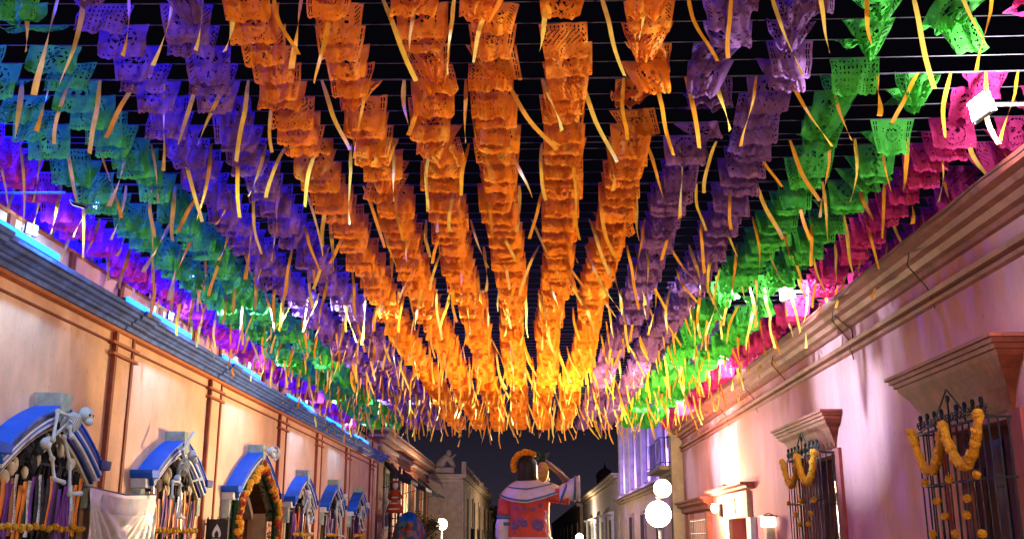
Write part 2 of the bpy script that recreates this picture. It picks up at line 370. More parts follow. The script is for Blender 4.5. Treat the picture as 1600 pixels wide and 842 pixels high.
# door garland
c, hw, _ = WINS[2]
dg = thing('door_garland', 'thick arched garland of orange, yellow and red marigolds with dark leaves round the left doorway', 'garland')
pts = []
for i in range(60):
    u = i/59
    if u < .3: q = (c-hw-.05, .3+u/.3*2.3)
    elif u > .7: q = (c+hw+.05, .3+(1-u)/.3*2.3)
    else:
        a = (u-.3)/.4; yy = c-hw-.05+a*(2*hw+.1); q = (yy, 2.45+1.02*(1-abs(2*a-1))**.85)
    pts.append((XL+.28, q[0], q[1]))
lv = MB()
for p in pts:
    for k in range(12):
        a = R.uniform(0, 6.28); rr = R.uniform(.10, .23); q = Vector((p[0]-.10+R.uniform(-.1, .04), p[1]+math.cos(a)*rr, p[2]+math.sin(a)*rr))
        d = Vector((R.uniform(-.3,.5), math.cos(a), math.sin(a))).normalized()*.10; sd = d.cross(Vector((1, .3, .2))).normalized()*.03
        lv.add([q-d, q+sd, q+d, q-sd], [(0, 1, 2, 3)])
lv.make('leaves', 'leaf', dg, kind='stuff')
MB().tube(pts, .10, 7).make('leafy_rope', 'leaf', dg)
for i, p in enumerate(pts):
    for k in range(2):
        me = R.choice([FLW, FLO, FLO, FLW, FLR] if (i//5) % 3 else [FLR, FLO, FLR])
        s = R.uniform(.85, 1.25)
        inst('flower', R.choice(me), dg, (p[0]+.07+R.uniform(-.03, .03), p[1]+R.uniform(-.07, .07), p[2]+R.uniform(-.06, .06)), (R.random()*3, R.random()*3, 0), (s, s, s))

# ------------------------------------------------------------------ skeletons
def skeleton(label, skull, torso, pelvis, limbs, x=XL+.45, k=1.0):
    K0 = k*.92; k = k*.74
    """positions are (y,z) on the facade; limbs are joint chains"""
    t = thing('hanging_skeleton', label, 'skeleton', group='plastic skeletons on the peach facade')
    q = lambda p, dx=0: Vector((x+dx, p[0], p[1]))
    S_ = q(skull, .12)
    sk = MB().sph(S_, (.095*K0, .13*K0, .11*K0), 12, 9).sph(S_+Vector((.05, 0, -.095*K0)), (.06*K0, .075*K0, .06*K0), 10, 6).make('skull', 'bone', t, True)
    for s in (-1, 1): MB().sph(S_+Vector((.075*K0, -.05*s*K0, -.01)), (.02*K0, .026*K0, .024*K0), 8, 5).make('eye_socket', 'bone_dark', sk, True)
    a, b = q(torso), q(pelvis); d = (b-a).normalized() if (b-a).length > 0 else Vector((0, 0, -1))
    MB().tube([S_, a, b], .028*k, 6).make('spine', 'bone', t, True)
    sd = d.cross(Vector((1, 0, 0))).normalized(); fr = Vector((1, 0, 0))
    for i in range(6):
        cc = a+d*(.055*k*i-.10*k); rw = (.17-.012*abs(i-2))*k; rd = .11*k
        MB().tube([cc+sd*math.cos(t_)*rw+fr*(math.sin(t_)*rd+.04) for t_ in [2*PI*j/12 for j in range(13)]], .014*k, 5).make('rib', 'bone', t, True)
    MB().sph(b, (.09*k, .17*k, .11*k), 10, 6, lambda t_, p_: 1-.25*abs(math.sin(t_))).make('pelvis', 'bone', t, True)
    for nm, ch in limbs:
        c3 = [q(p, .04+.05*i) for i, p in enumerate(ch)]
        for i, (u, v) in enumerate(zip(c3, c3[1:])):
            last = i == len(c3)-2
            if last and len(c3) > 3:
                MB().tube([u, v], [.03*k, .045*k], 6).make('foot' if nm == 'leg' else 'hand', 'bone', t, True)
            else:
                m = MB().tube([u, u.lerp(v, .12), u.lerp(v, .5), u.lerp(v, .88), v], [.05*k, .030*k, .024*k, .030*k, .05*k], 7)
                m.sph(u, .052*k, 8, 5); m.sph(v, .048*k, 8, 5)
                m.make(('thigh', 'shin')[min(i, 1)] if nm == 'leg' else ('upper_arm', 'forearm')[min(i, 1)], 'bone', t, True)
    return t
SKEL = [
  ('white skeleton climbing sideways over the apex of the nearest blue window hood', (13.92, 3.35), (13.69, 3.22), (13.1, 2.89), [('arm', [(13.67, 3.3), (13.14, 3.3), (12.99, 2.92)]), ('arm', [(13.77, 3.23), (13.52, 3.13), (13.51, 3.01)]), ('leg', [(13.08, 2.85), (13.13, 2.7), (13.14, 2.45), (13.33, 2.41)]), ('leg', [(13.5, 3.01), (13.65, 2.69), (13.64, 2.28), (13.87, 2.3)])], 1.1),
  ('white skeleton with one arm raised to the keystone of the second left window', (18.54, 3.16), (18.35, 2.96), (18.17, 2.73), [('arm', [(18.39, 3.08), (18.08, 3.22), (18.41, 3.55)]), ('arm', [(18.48, 2.99), (18.65, 2.71), (19.03, 2.78)]), ('leg', [(18.11, 2.68), (17.69, 2.66), (17.57, 2.4)]), ('leg', [(18.22, 2.64), (18.17, 2.31), (17.93, 2.09), (18.13, 2.07)])], 1.05),
  ('skeleton head and ribs perched at the peak of the blue door arch', (24.15, 3.70), (24.9, 3.74), (25.11, 3.67), [('arm', [(24.89, 3.77), (24.67, 3.64), (24.51, 3.53)])], 1.15),
  ('slim skeleton hanging in the third left window just beyond the door', (28.41, 2.91), (28.79, 2.72), (29.01, 2.51), [('arm', [(28.77, 2.77), (28.19, 2.5), (27.97, 2.43)]), ('arm', [(29.02, 2.78), (29.53, 2.45), (29.5, 2.22)]), ('leg', [(28.84, 2.48), (28.66, 2.22), (28.74, 1.89), (28.99, 1.87)]), ('leg', [(29.18, 2.49), (29.39, 2.31), (29.01, 2.16)])], 1.1),
  ('skeleton hanging straight down in the fourth left window', (34.13, 3.05), (33.61, 2.79), (33.34, 2.55), [('arm', [(33.27, 2.84), (32.89, 2.59), (32.72, 2.41)]), ('arm', [(33.94, 2.84), (34.0, 2.6), (33.81, 2.44)]), ('leg', [(33.24, 2.48), (33.21, 2.17), (33.18, 1.84), (33.52, 1.8)]), ('leg', [(33.69, 2.49), (33.76, 2.18), (33.62, 1.84), (33.96, 1.8)])], 1.1),
  ('smallest skeleton leaning from the farthest left window', (38.94, 2.97), (38.24, 2.76), (37.86, 2.55), [('arm', [(38.08, 2.85), (37.71, 2.59), (37.32, 2.45)]), ('arm', [(38.53, 2.79), (38.72, 2.61), (38.33, 2.4)]), ('leg', [(37.72, 2.52), (37.51, 2.25), (37.69, 2.05), (37.84, 2.03)]), ('leg', [(38.15, 2.53), (38.21, 2.28), (38.26, 2.08), (38.41, 2.06)])], 1.1),
]
def sc_(p): return (p[0]*1.0275, 1.7+(p[1]-1.7)*1.0275)
for l_, a_, b_, c_, lim_, k_ in SKEL: skeleton(l_, sc_(a_), sc_(b_), sc_(c_), [(n_, [sc_(p) for p in ch]) for n_, ch in lim_], k=k_)

# ------------------------------------------------------------------ banner and sign on the left
def ban(u, v):
    y = 15.35+u*2.75; sag = .10*math.sin(PI*u)
    pin = .09*u*(1-u)*4*v*0
    k1 = math.atan2(v*2.2+.02, u*2.7+.02); k2 = math.atan2(v*2.2+.02, (1-u)*2.7+.02)
    f = .055*math.sin(26*k1)*min(1, v*3)*max(0, 1-u*1.3)+.055*math.sin(26*k2)*min(1, v*3)*max(0, u*1.3-.3)
    return (XL+.30+f, y+.10*(.5-u)*v, 2.46-sag*.6-v*1.9)
bt = thing('cloth_banner', 'silvery cream satin banner hung by its corners between the first two left windows', 'banner')
MB().grid(ban, 60, 40).make('cloth', 'cloth', bt, True)
MB().tube([(XL+.02, 15.3, 2.47), (XL+.3, 15.35, 2.46), (XL+.3, 16.7, 2.40), (XL+.3, 18.1, 2.46), (XL+.02, 18.15, 2.47)], .012, 5).make('cord', 'cord', bt)
M['faded'] = mat('faded_print', (.46, .34, .32), .45, .2, 5, col2=(.26, .32, .42))
MB().grid(lambda a, b: (ban(.16+a*.68, .03+b*.14)[0]+.008, ban(.16+a*.68, 0)[1], ban(.16+a*.68, .03+b*.14)[2]), 24, 4).make('printed_band', 'faded', bt, True)
sg = thing('shop_sign', 'small black projecting sign with a white arch emblem beside the blue door hood', 'sign')
y0 = 21.75
MB().box(-6.72, -6.26, y0, y0+.06, 1.35, 2.12).make('board', 'black', sg, bevel=.006)
for k in range(3): MB().tube([(-6.70+.21*k, y0+.03, 2.12), (-6.70+.21*k, y0+.03, 2.17)], [.022, .008], 5).make('finial', 'black', sg)
MB().box(XL, -6.70, y0+.01, y0+.05, 2.0, 2.04).make('bracket', 'iron', sg)
cx = -6.49
outer = [(cx, 2.02), (cx+.05, 1.94), (cx+.085, 1.86), (cx+.09, 1.80), (cx+.075, 1.76), (cx+.035, 1.76), (cx+.045, 1.80), (cx+.035, 1.85), (cx, 1.90), (cx-.035, 1.85), (cx-.045, 1.80), (cx-.035, 1.76), (cx-.075, 1.76), (cx-.09, 1.80), (cx-.085, 1.86), (cx-.05, 1.94)]
e = MB()
n = len(outer)//2
e.prism(outer, lambda p, q, a: (p, a, q), y0-.008, y0+.002); e.make('arch_emblem', 'whitestone', sg)
MB().prism([(cx-.085, 1.73), (cx-.10, 1.68), (cx-.10, 1.63), (cx+.10, 1.63), (cx+.10, 1.68), (cx+.085, 1.73)], lambda p, q, a: (p, a, q), y0-.008, y0+.002).make('emblem_base', 'greystone', sg)
for k in range(5): MB().box(cx-.085+k*.037, cx-.062+k*.037, y0-.012, y0-.009, 1.645, 1.665).make('small_lettering', 'black', sg)

# ------------------------------------------------------------------ lights and arms on the left roof
LEDS = [(9.0, 13.2), (15.6, 18.7), (20.8, 23.8), (26.6, 29.9), (31.8, 35.0), (37.2, 40.4)]
for i, (a, b) in enumerate(LEDS):
    t = thing('led_light_bar', '%s glowing cyan blue light bar lying on the left cornice' % ('nearest', 'second', 'third', 'fourth', 'fifth', 'farthest')[i], 'lamp', group='blue light bars on the left cornice')
    MB().box(XL+.36, XL+.44, a, b, 5.345, 5.39).make('housing', 'black', t)
    MB().box(XL+.44, XL+.485, a+.02, b-.02, 5.325, 5.405).make('lens', 'led', t)
def left_arm(y, lab):
    t = thing('steel_bracket', lab, 'bracket', group='steel arms on the left parapet')
    MB().tube([(XL-.2, y, 6.0), (-5.95, y, 6.0)], .018, 6).make('arm', 'steel', t)
    MB().tube([(XL-.2, y, 5.8), (XL-.2, y, 6.0)], .02, 6).make('upright', 'steel', t)
LA = [12.35, 17.7, 23.05, 29.3, 35.3]
for i, y in enumerate(LA): left_arm(y, '%s thin steel arm reaching out from the left parapet' % ORD[i])
def flood(x, y, z, tx, ty, tz, lab, grp, W, col, size=95, lens='floodlens', r=.05, k=1.0, blend=.7):
    t = thing('floodlight', lab, 'floodlight', group=grp)
    d = Vector((tx-x, ty-y, tz-z)).normalized(); rt = d.cross(Vector((0, 0, 1))).normalized(); up = rt.cross(d)
    o = Vector((x, y, z))
    def fr(a, b, c): return o+rt*a+up*b+d*c
    mb = MB(); w_, h_, dp = .24*k, .18*k, .10*k
    mb.rings([[fr(-w_*.8, -h_*.8, -dp), fr(w_*.8, -h_*.8, -dp), fr(w_*.8, h_*.8, -dp), fr(-w_*.8, h_*.8, -dp)], [fr(-w_, -h_, 0), fr(w_, -h_, 0), fr(w_, h_, 0), fr(-w_, h_, 0)]])
    mb.make('housing', 'black', t)
    MB().rings([[fr(-w_*.9, -h_*.85, .002), fr(w_*.9, -h_*.85, .002), fr(w_*.9, h_*.85, .002), fr(-w_*.9, h_*.85, .002)], [fr(-w_*.86, -h_*.8, .012), fr(w_*.86, -h_*.8, .012), fr(w_*.86, h_*.8, .012), fr(-w_*.86, h_*.8, .012)]]).make('lens', lens, t)
    MB().tube([fr(-w_-.02, 0, -.03), fr(-w_-.02, -.17*k, -.05), fr(w_+.02, -.17*k, -.05), fr(w_+.02, 0, -.03)], .01, 5).make('yoke', 'steel', t)
    lamp('SPOT', o+d*.06, W, col, t, target=(tx, ty, tz), size=size, blend=blend, radius=r)
    return t
WHITE = (.80, .88, 1.0); WARM = (1, .62, .30); BLUE = (.0, .012, 1.0)
# white floods on the left roof, aimed across the street at the right facade
for i, (y, ty) in enumerate([(12.35, 9.5), (17.7, 17.6), (23.05, 23.5), (29.3, 29.5), (35.3, 35)]):
    flood(XL+.30, y+.35, 5.62, XR, ty, 4.75, '%s white floodlight on the left parapet facing across the street' % ORD[i], 'floodlights on the left parapet', (3000, 22000, 4000, 22000, 9000)[i], (.45, .74, 1), 26, lens='dimlens', k=.45, blend=.7)
# parapet wash
for i, y in enumerate(LA):
    flood(-5.85, y+.15, 5.90, XL, y+.75, 4.75, '%s small floodlight under a left arm tip, facing back to the peach wall' % ORD[i], 'floodlights under the left arms', 400, (.22, .50, 1), 120, lens='dimlens', k=.4, blend=.8)
# white floods on the right arms
RL = [9.83, 18.05, 24.97, 32.5]
for i, y in enumerate(RL):
    t = thing('steel_bracket', '%s steel arm carrying a white floodlight over the right cornice' % ORD[i], 'bracket', group='steel arms on the right parapet')
    MB().tube([(XR+.3, y, 5.75), (XR+.3, y, 6.02), (4.5, y, 6.02)], .018, 6).make('arm', 'steel', t)
    flood(4.60, y-.05, 5.98, XL, y-(1.5 if i == 0 else 5.0), 4.9, '%s blazing white floodlight among the pink paper banners' % ORD[i], 'floodlights over the right cornice', (1500 if i == 0 else 2200), (.84, .90, 1.0), 44, k=.7, blend=.8)
    l = lamp('POINT', (4.86, y-.22, 5.98), (320, 300, 300, 320)[i], (1, .93, 1))
# blue lamps
for i, (y, z) in enumerate([(8.6, 7.7), (11.8, 7.35), (15.7, 6.95), (20.56, 7.0), (26.54, 7.0), (33.0, 6.95)]):
    t = thing('blue_spotlight', '%s blue lamp on a mast rising behind the left parapet' % ORD[i], 'lamp', group='blue lamps above the left parapet')
    MB().tube([(XL-.30, y, 5.8), (XL-.30, y, z)], .02, 6).make('mast', 'steel', t)
    MB().sph((XL-.23, y, z), .06, 10, 7).make('lens', 'bluebulb', t, True)
    MB().tube([(XL-.30, y, z), (XL-.26, y, z)], [.05, .07], 10).make('housing', 'black', t)
    lamp('POINT', (XL-.12, y-.05, z+.12), 1600, BLUE, t, radius=.05)
    
# ------------------------------------------------------------------ right building (pink)
RB = thing('pink_building', 'long rose pink colonial house with a red-brown cornice on the right side of the street', 'building')
RW = [(12.8, 1.05), (19.85, 1.15)]           # grille windows
wall = MB(); y = -8
OPN = [(12.8, 1.0, .7, 3.05), (19.85, 1.15, .7, 3.2), (27.6, 1.25, 0, 2.25), (34.0, 1.5, .8, 2.35)]
for c, hw, zs, zt in OPN:
    wall.box(XR, XR+.5, y, c-hw, 0, 5.45)
    wall.box(XR, XR+.5, c-hw, c+hw, zt, 5.45)
    if zs: wall.box(XR, XR+.5, c-hw, c+hw, 0, zs)
    y = c+hw
wall.box(XR, XR+.5, y, 37.6, 0, 5.45); wall.make('wall', 'pinkwall', RB)
MB().box(XR+.52, XR+9, -8, 37.6, 0, 5.4).make('roof_block', 'pinkwall', RB)
MB().alongY([(XR, 5.20), (XR-.07, 5.21), (XR-.08, 5.28), (XR-.16, 5.30), (XR-.20, 5.38), (XR-.30, 5.40), (XR-.33, 5.47), (XR-.44, 5.49), (XR-.46, 5.60), (XR, 5.62)], -8, 37.75).make('cornice', 'rcornice', RB)
MB().box(XR-.02, XR+.3, -8, 37.6, 5.622, 5.78).make('parapet', 'pinkwall', RB)
MB().alongY([(XR-.02, 5.782), (XR-.10, 5.80), (XR-.12, 5.86), (XR+.35, 5.87), (XR+.35, 5.782)], -8, 37.7).make('parapet_coping', 'rcornice', RB)
MB().alongY([(XR, 4.76), (XR-.06, 4.78), (XR-.07, 4.83), (XR, 4.84)], -8, 37.6).make('lower_moulding', 'rcornice', RB)
MB().alongY([(XR, 4.87), (XR-.09, 4.89), (XR-.11, 4.95), (XR, 4.97)], -8, 37.6).make('lower_moulding', 'rcornice', RB)
MB().tube([(XR-.3, 17.2+0.0, 5.4), (XR-.02, 17.2, 5.15), (XR-.02, 17.2, 4.98)], .012, 5).make('hanging_cable', 'black', RB)
for yy in (9.2, 13.5, 17.1, 21.6, 24.7, 28.3): 
    MB().tube([(XR-.34, yy, 5.47), (XR-.36, yy+.05, 5.30), (XR-.1, yy+.1, 5.0), (XR-.03, yy+.1, 4.6+R.random()*.2)], .009, 5).make('hanging_cable', 'black', RB)
MB().tube([(XR-.47, y_, 5.55+.02*math.sin(y_*3)) for y_ in [-6+.5*i for i in range(88)]], .008, 5).make('cornice_cable', 'black', RB)
def rhood(c, hw, ztop, zbot, outx, m='hood'):
    h = MB()
    lv_ = [(zbot, .02, 0), (zbot+.08, .06, .04), (zbot+.30*(ztop-zbot), .12, .10), (zbot+.55*(ztop-zbot), .24, .22), (ztop-.22, .34, .36), (ztop-.16, .36, .38)]
    rg = [[(XR, c-hw-e_, z), (XR-o_*outx, c-hw-e_, z), (XR-o_*outx, c+hw+e_, z), (XR, c+hw+e_, z)] for z, o_, e_ in lv_]
    h.rings(rg); o = h.make('window_hood', m, RB)
    for z0, z1, o_, e_ in ((ztop-.158, ztop-.10, .40, .42), (ztop-.098, ztop-.045, .45, .47), (ztop-.043, ztop, .50, .52)):
        MB().box(XR-o_*outx, XR, c-hw-e_, c+hw+e_, z0, z1).make('hood_slab', 'rcornice', o)
    return o
rhood(12.95, 1.22, 3.92, 3.13, .85); rhood(20.1, 1.42, 3.93, 3.30, .78)
for c, hw, zt in ((12.8, 1.0, 3.13), (19.85, 1.15, 3.28)):
    for s in (-1, 1): MB().box(XR-.06, XR, c+s*(hw+.02), c+s*(hw+.30), .5, zt).make('jamb', 'pinkdark', RB)
    MB().box(XR-.1, XR+.3, c-hw-.15, c+hw+.15, .6, .7).make('window_sill', 'rcornice', RB)
    fr_ = MB().box(XR+.30, XR+.34, c-hw, c+hw, .7, zt).make('shutters', 'wood', RB)
    for k in range(4):
        MB().box(XR+.27, XR+.30, c-hw+.06+k*hw*.5, c-hw+k*hw*.5+hw*.42, 1.0, 2.6).make('shutter_panel', 'wood', fr_, bevel=.01)
    MB().box(XR+.26, XR+.298, c-.02, c+.25, .9, 2.9).make('glass_pane', 'glass', fr_)

def scroll(cy, cz, r, turns=1.4, flip=1, n=20):
    return [(0, cy+flip*r*(1-.75*i/n)*math.cos(turns*2*PI*i/n), cz+r*(1-.75*i/n)*math.sin(turns*2*PI*i/n)) for i in range(n+1)]
def rgrille(c, hw, ztop, lab):
    t = thing('window_grille', lab, 'grille', group='projecting iron grilles on the pink house')
    xo = XR-.32; nb = 13
    bar = MB().tube([(0, 0, .75), (0, 0, ztop)], .011, 6).mesh('bar', 'iron')
    for i in range(nb): inst('bar', bar, t, (xo, c-hw+2*hw*i/(nb-1), 0))
    for s in (-1, 1):
        for k in (1, 2): inst('bar', bar, t, (xo+k*.11, c+s*hw, 0))
    for z in (.8, 1.35, 2.38, ztop):
        MB().box(xo-.014, xo+.014, c-hw-.02, c+hw+.02, z-.012, z+.012).make('crossbar', 'iron', t)
        for s in (-1, 1): MB().box(xo+.015, XR, c+s*hw-.012, c+s*hw+.012, z-.012, z+.012).make('side_bar', 'iron', t)
    for i in range(-4, 5):
        yy = c+i*hw/4.6; hz = .20 if i else .34
        for f in (-1, 1):
            MB().tube([(xo, p[1], p[2]) for p in scroll(yy+f*.07, ztop+.10, .065, 1.3, f)], .011, 5).make('scroll', 'iron', t, True)
        MB().tube([(xo, yy, ztop), (xo, yy, ztop+hz)], .012, 5).make('spike', 'iron', t)
        MB().sph((xo, yy, ztop+hz), (.03, .045, .05), 7, 5).make('finial', 'iron', t, True)
    MB().tube([(xo, c-hw, ztop+.02), (xo, c-hw*.45, ztop+.10), (xo, c, ztop+.46), (xo, c+hw*.45, ztop+.10), (xo, c+hw, ztop+.02)], .013, 5).make('peak_bar', 'iron', t)
    return t
rgrille(12.8, 1.08, 3.05, 'large black iron grille with scrolled crest on the nearest pink house window')
rgrille(19.85, 1.2, 3.22, 'black iron grille with scrolled crest on the second pink house window')
def swag(c, hw, ztop, dip, lab):
    t = thing('marigold_swag', lab, 'garland', group='marigold swags on the pink house')
    x = XR-.40
    for k in range(2):
        a = c+hw-.05-k*(hw-.02); b = a-(hw-.03); pts = []
        for i in range(25):
            u = i/24; pts.append((x-.02, a+(b-a)*u, ztop+.02-dip*(1-abs(2*u-1)**2.2)))
        rr = [.054+.009*math.sin(i*2.1+k) for i in range(25)]
        MB().tube(pts, rr, 10).make('rope_of_petals', 'marigold', t, True)
        for i, p in enumerate(pts):
            if i % 2 == 0:
                k3 = R.uniform(.70, .84); inst('flower', R.choice(FLO), t, (p[0]-.01, p[1]+R.uniform(-.02, .02), p[2]+R.uniform(-.02, .02)), (R.random()*6, R.random()*6, 0), (k3, k3, k3))
swag(12.8, 1.08, 3.05, .52, 'thick orange marigold swag in a W shape across the nearest pink window grille')
swag(19.85, 1.2, 3.20, .50, 'orange marigold swag in a W shape across the second pink window grille')
BALLS = []
def balls(c, hw, lab, rows):
    words = {'L': 'left', 'M': 'middle', 'R': 'right'}
    for z, xs in rows:
        for nm, f in xs:
            o = inst('marigold_ball', R.choice(FLO), None, (XR-.38, c+f*hw, z[0]), (R.random()*6, R.random()*6, 0), (.62, .62, .62))
            o['label'] = 'orange marigold ball, %s of the %s row, tied to the %s pink window grille' % (nm, z[1], lab)
            o['category'] = 'flower ball'; o['group'] = 'marigold balls on the pink window grilles'
rows = [((2.42, 'upper'), [('left', .85), ('middle', .05), ('right', -.75)]), ((2.17, 'second'), [('left', .5), ('right', -.42)]), ((1.98, 'third'), [('left', .30), ('right', -.35)]), ((1.77, 'bottom'), [('left', .75), ('middle', .05), ('right', -.72)])]
balls(12.8, 1.0, 'nearest', rows); balls(19.85, 1.15, 'second', [((2.40, 'upper'), [('left', .9), ('middle', .1), ('right', -.7)]), ((2.17, 'second'), [('left', .5), ('right', -.45)]), ((1.98, 'third'), [('left', .25), ('right', -.3)])])

# third opening: lit doorway with slab lintel; fourth: window with red-lit hood
d = MB().alongY([(XR, 2.92), (XR-.20, 2.95), (XR-.22, 3.00), (XR-.36, 3.03), (XR-.38, 3.08), (XR, 3.09)], 25.7, 31.2).make('door_lintel', 'rcornice', RB)
MB().box(XR-.12, XR, 26.2, 29.0, 2.25, 2.90).make('carved_panel', 'cream', RB)
for k in range(3): MB().tube([(XR-.13, p[1], p[2]) for p in scroll(27.7, 2.42+k*.14, .07, 1.3, (-1)**k)], .018, 5).make('carving', 'stoneC', RB, True)
MB().box(XR-.13, XR, 25.85, 26.35, 0, 2.24).make('door_jamb', 'whitestone', RB)
MB().box(XR-.10, XR, 28.85, 29.5, 0, 2.9).make('door_jamb', 'cream', RB)
MB().box(XR+.35, XR+.42, 26.3, 28.9, 0, 2.25).make('door_leaf', 'wood', RB)
MB().box(XR+.30, XR+.34, 26.5, 27.5, 0, 1.98).make('lit_pane', 'warmglass', RB)
MB().alongY([(XR, 2.55), (XR-.16, 2.62), (XR-.18, 2.74), (XR-.30, 2.80), (XR-.32, 2.88), (XR-.40, 2.90), (XR-.41, 2.96), (XR, 2.97)], 31.6, 37.3).make('window_hood', 'hood', RB)
MB().box(XR-.14, XR, 32.1, 32.45, .8, 2.54).make('jamb', 'rcornice', RB)
MB().box(XR-.14, XR, 35.55, 35.9, .8, 2.54).make('jamb', 'rcornice', RB)
g = thing('window_grille', 'small pale iron grille on the farthest pink house window', 'grille')
for i in range(9): MB().tube([(XR-.12, 32.6+i*.36, .8), (XR-.12, 32.6+i*.36, 2.35)], .012, 5).make('bar', 'steel', g)
for z in (1.4, 1.9, 2.3): MB().box(XR-.135, XR-.105, 32.5, 35.6, z-.012, z+.012).make('crossbar', 'steel', g)
wl = thing('wall_lantern', 'small wall lamp glaring between the lit doorway and the far window of the pink house', 'lamp')
MB().box(XR-.08, XR, 30.15, 30.35, 2.35, 2.7).make('backplate', 'black', wl)
MB().sph((XR-.22, 30.25, 2.58), (.10, .10, .14), 10, 7).make('globe', 'globe', wl, True)
lamp('POINT', (XR-.42, 30.3, 2.62), 260, (1, .70, .40), wl, radius=.05)
up_ = thing('uplight', 'small uplight lying on top of the doorway lintel', 'lamp')
MB().box(XR-.30, XR-.16, 28.3, 28.6, 3.09, 3.15).make('housing', 'black', up_)
MB().tube([(XR-.14, 29.4+.06*i, 3.10+.07*math.sin(PI*i/10)) for i in range(11)], .012, 5).make('cable', 'black', up_)
lamp('POINT', (XR-.30, 28.6, 3.32), 130, (1, .76, .48), up_, radius=.06)
bx = thing('lamp_box', 'glowing white lamp box on a pale post against the pink wall', 'lamp')
MB().box(XR-.30, XR-.06, 23.45, 23.95, 1.98, 2.20).make('glowing_box', 'boxlamp', bx, bevel=.02)
MB().box(XR-.33, XR-.03, 23.42, 23.98, 2.20, 2.23).make('cap', 'black', bx)
MB().tube([(XR-.28, 23.7, 2.23), (XR-.16, 23.7, 2.28), (XR-.05, 23.7, 2.23)], .012, 5).make('handle', 'black', bx)
MB().box(XR-.26, XR-.08, 23.52, 23.88, 0, 1.97).make('post', 'cream', bx)

# ------------------------------------------------------------------ street lamps
def street_lamp(x, y, zs, lab, W, r, side=1):
    t = thing('street_lamp', lab, 'street lamp', group='globe street lamps')
    MB().tube([(x, y, 0), (x, y, .25), (x, y, .5), (x, y, zs[-1]-.2)], [.11, .10, .055, .04], 10).make('post', 'iron', t, True)
    for i, z in enumerate(zs):
        q = MB().sph((x+(0 if len(zs) == 1 else (-.02 if i == 0 else .12)), y, z), r[i], 16, 10).make('globe', 'globe', t, True)
        MB().tube([(x, y, z-r[i]-.08), (x, y, z-r[i]+.02)], [.05, .09], 10).make('collar', 'iron', t)
    for i, z in enumerate(zs):
        lamp('POINT', (x-side*(r[i]+.10), y-.3, z), W*(.2 if len(zs) > 1 else 1), (1, .74, .46), t, radius=.12)
        if len(zs) > 1: lamp('SPOT', (x-side*.1, y-r[i]-.10, z+.1), W*1.05, (1, .72, .34), t, target=(-2.4, y-10, 6), size=92, blend=.8, radius=.12)
    return t
street_lamp(3.6, 29.5, [2.40, 3.10], 'street lamp with two blinding globes one above the other by the pink house', 5200, [.36, .25])
street_lamp(-4.8, 57, [2.52], 'globe street lamp in front of the tall beige stone house on the left', 3200, [.30], -1)
street_lamp(4.3, 93, [1.95], 'farthest low street lamp barely showing at the bottom of the street', 3000, [.32])
# unseen lamps added behind the viewpoint as fill light, same posts
street_lamp(4.3, -2.5, [3.1], 'added fill lamp on the right pavement, unseen behind the viewpoint', 2900, [.2])
street_lamp(-5.4, -2.5, [3.1], 'added fill lamp on the left pavement, unseen behind the viewpoint', 1300, [.2], -1)

# ------------------------------------------------------------------ buildings further down the left side
B2 = thing('brown_building', 'orange-brown building with a layered cornice and black awnings beyond the peach house', 'building')
x2 = -6.75
MB().box(x2-8, x2, 46.3, 69.3, 0, 6.05).make('wall', 'brickB', B2)
for k, (z, o_) in enumerate([(5.35, .07), (5.75, .14), (6.05, .28), (6.18, .34), (6.32, .44), (6.48, .38)]):
    MB().box(x2-.5, x2+o_, 46.2, 69.4+o_, z, z+.09+.03*(k % 2)).make('cornice_band', 'stoneC' if k % 2 else 'brickB', B2)
for i in range(5):
    yy = 48.0+i*4.3
    f = MB().box(x2, x2+.07, yy, yy+2.0, 2.2, 4.9).make('window_frame', 'stoneC', B2)
    MB().box(x2+.072, x2+.09, yy+.25, yy+1.75, 2.3, 4.7).make('pane', 'darkroom', f)
    MB().box(x2+.092, x2+.11, yy+.97, yy+1.03, 2.3, 4.7).make('mullion', 'wood', f)
    MB().box(x2, x2+.09, yy+2.7, yy+3.1, 0, 5.3).make('pilaster', 'brickB', B2)
for i, (ya, yb) in enumerate([(47.6, 50.6), (54.5, 58.0), (62.5, 66.5)]):
    t = thing('black_awning', '%s drooping black cloth awning on the brown building' % ORD[i], 'awning', group='black awnings on the left')
    def aw(u, v):
        return (x2+.05+1.25*u, ya+(yb-ya)*v, 5.25-.9*u**1.25-.45*math.sin(PI*u)*.5)
    MB().grid(aw, 10, 6).make('cloth', 'awning', t, True)
    MB().grid(lambda u, v: (x2+.05+1.25*u, ya, 5.25-.9*u**1.25-.225*math.sin(PI*u)-.24*v), 10, 1).make('valance', 'awning', t)
    MB().grid(lambda u, v: (x2+1.30, ya+(yb-ya)*u, 4.35-.16*v-.03*math.sin(30*u)*v), 16, 1).make('front_valance', 'awning', t)
    MB().tube([(x2, ya+.1, 4.0), (x2+1.28, ya+.1, 4.33)], .02, 5).make('arm', 'iron', t)
t = thing('speaker_tower', 'tall black lattice column beside the end of the peach house', 'column')
for (a, b) in ((-6.35, 47.2), (-5.95, 47.2), (-6.35, 47.6), (-5.95, 47.6)): MB().tube([(a, b, 0), (a, b, 4.9)], .03, 6).make('post', 'iron', t)
for k in range(14):
    z = .3+k*.33; MB().box(-6.36, -5.94, 47.17, 47.2, z, z+.04).make('rung', 'iron', t)
for z in (3.5, 4.05, 4.6): MB().box(-6.33, -5.97, 47.22, 47.58, z-.2, z+.15).make('speaker_box', 'black', t, bevel=.02)
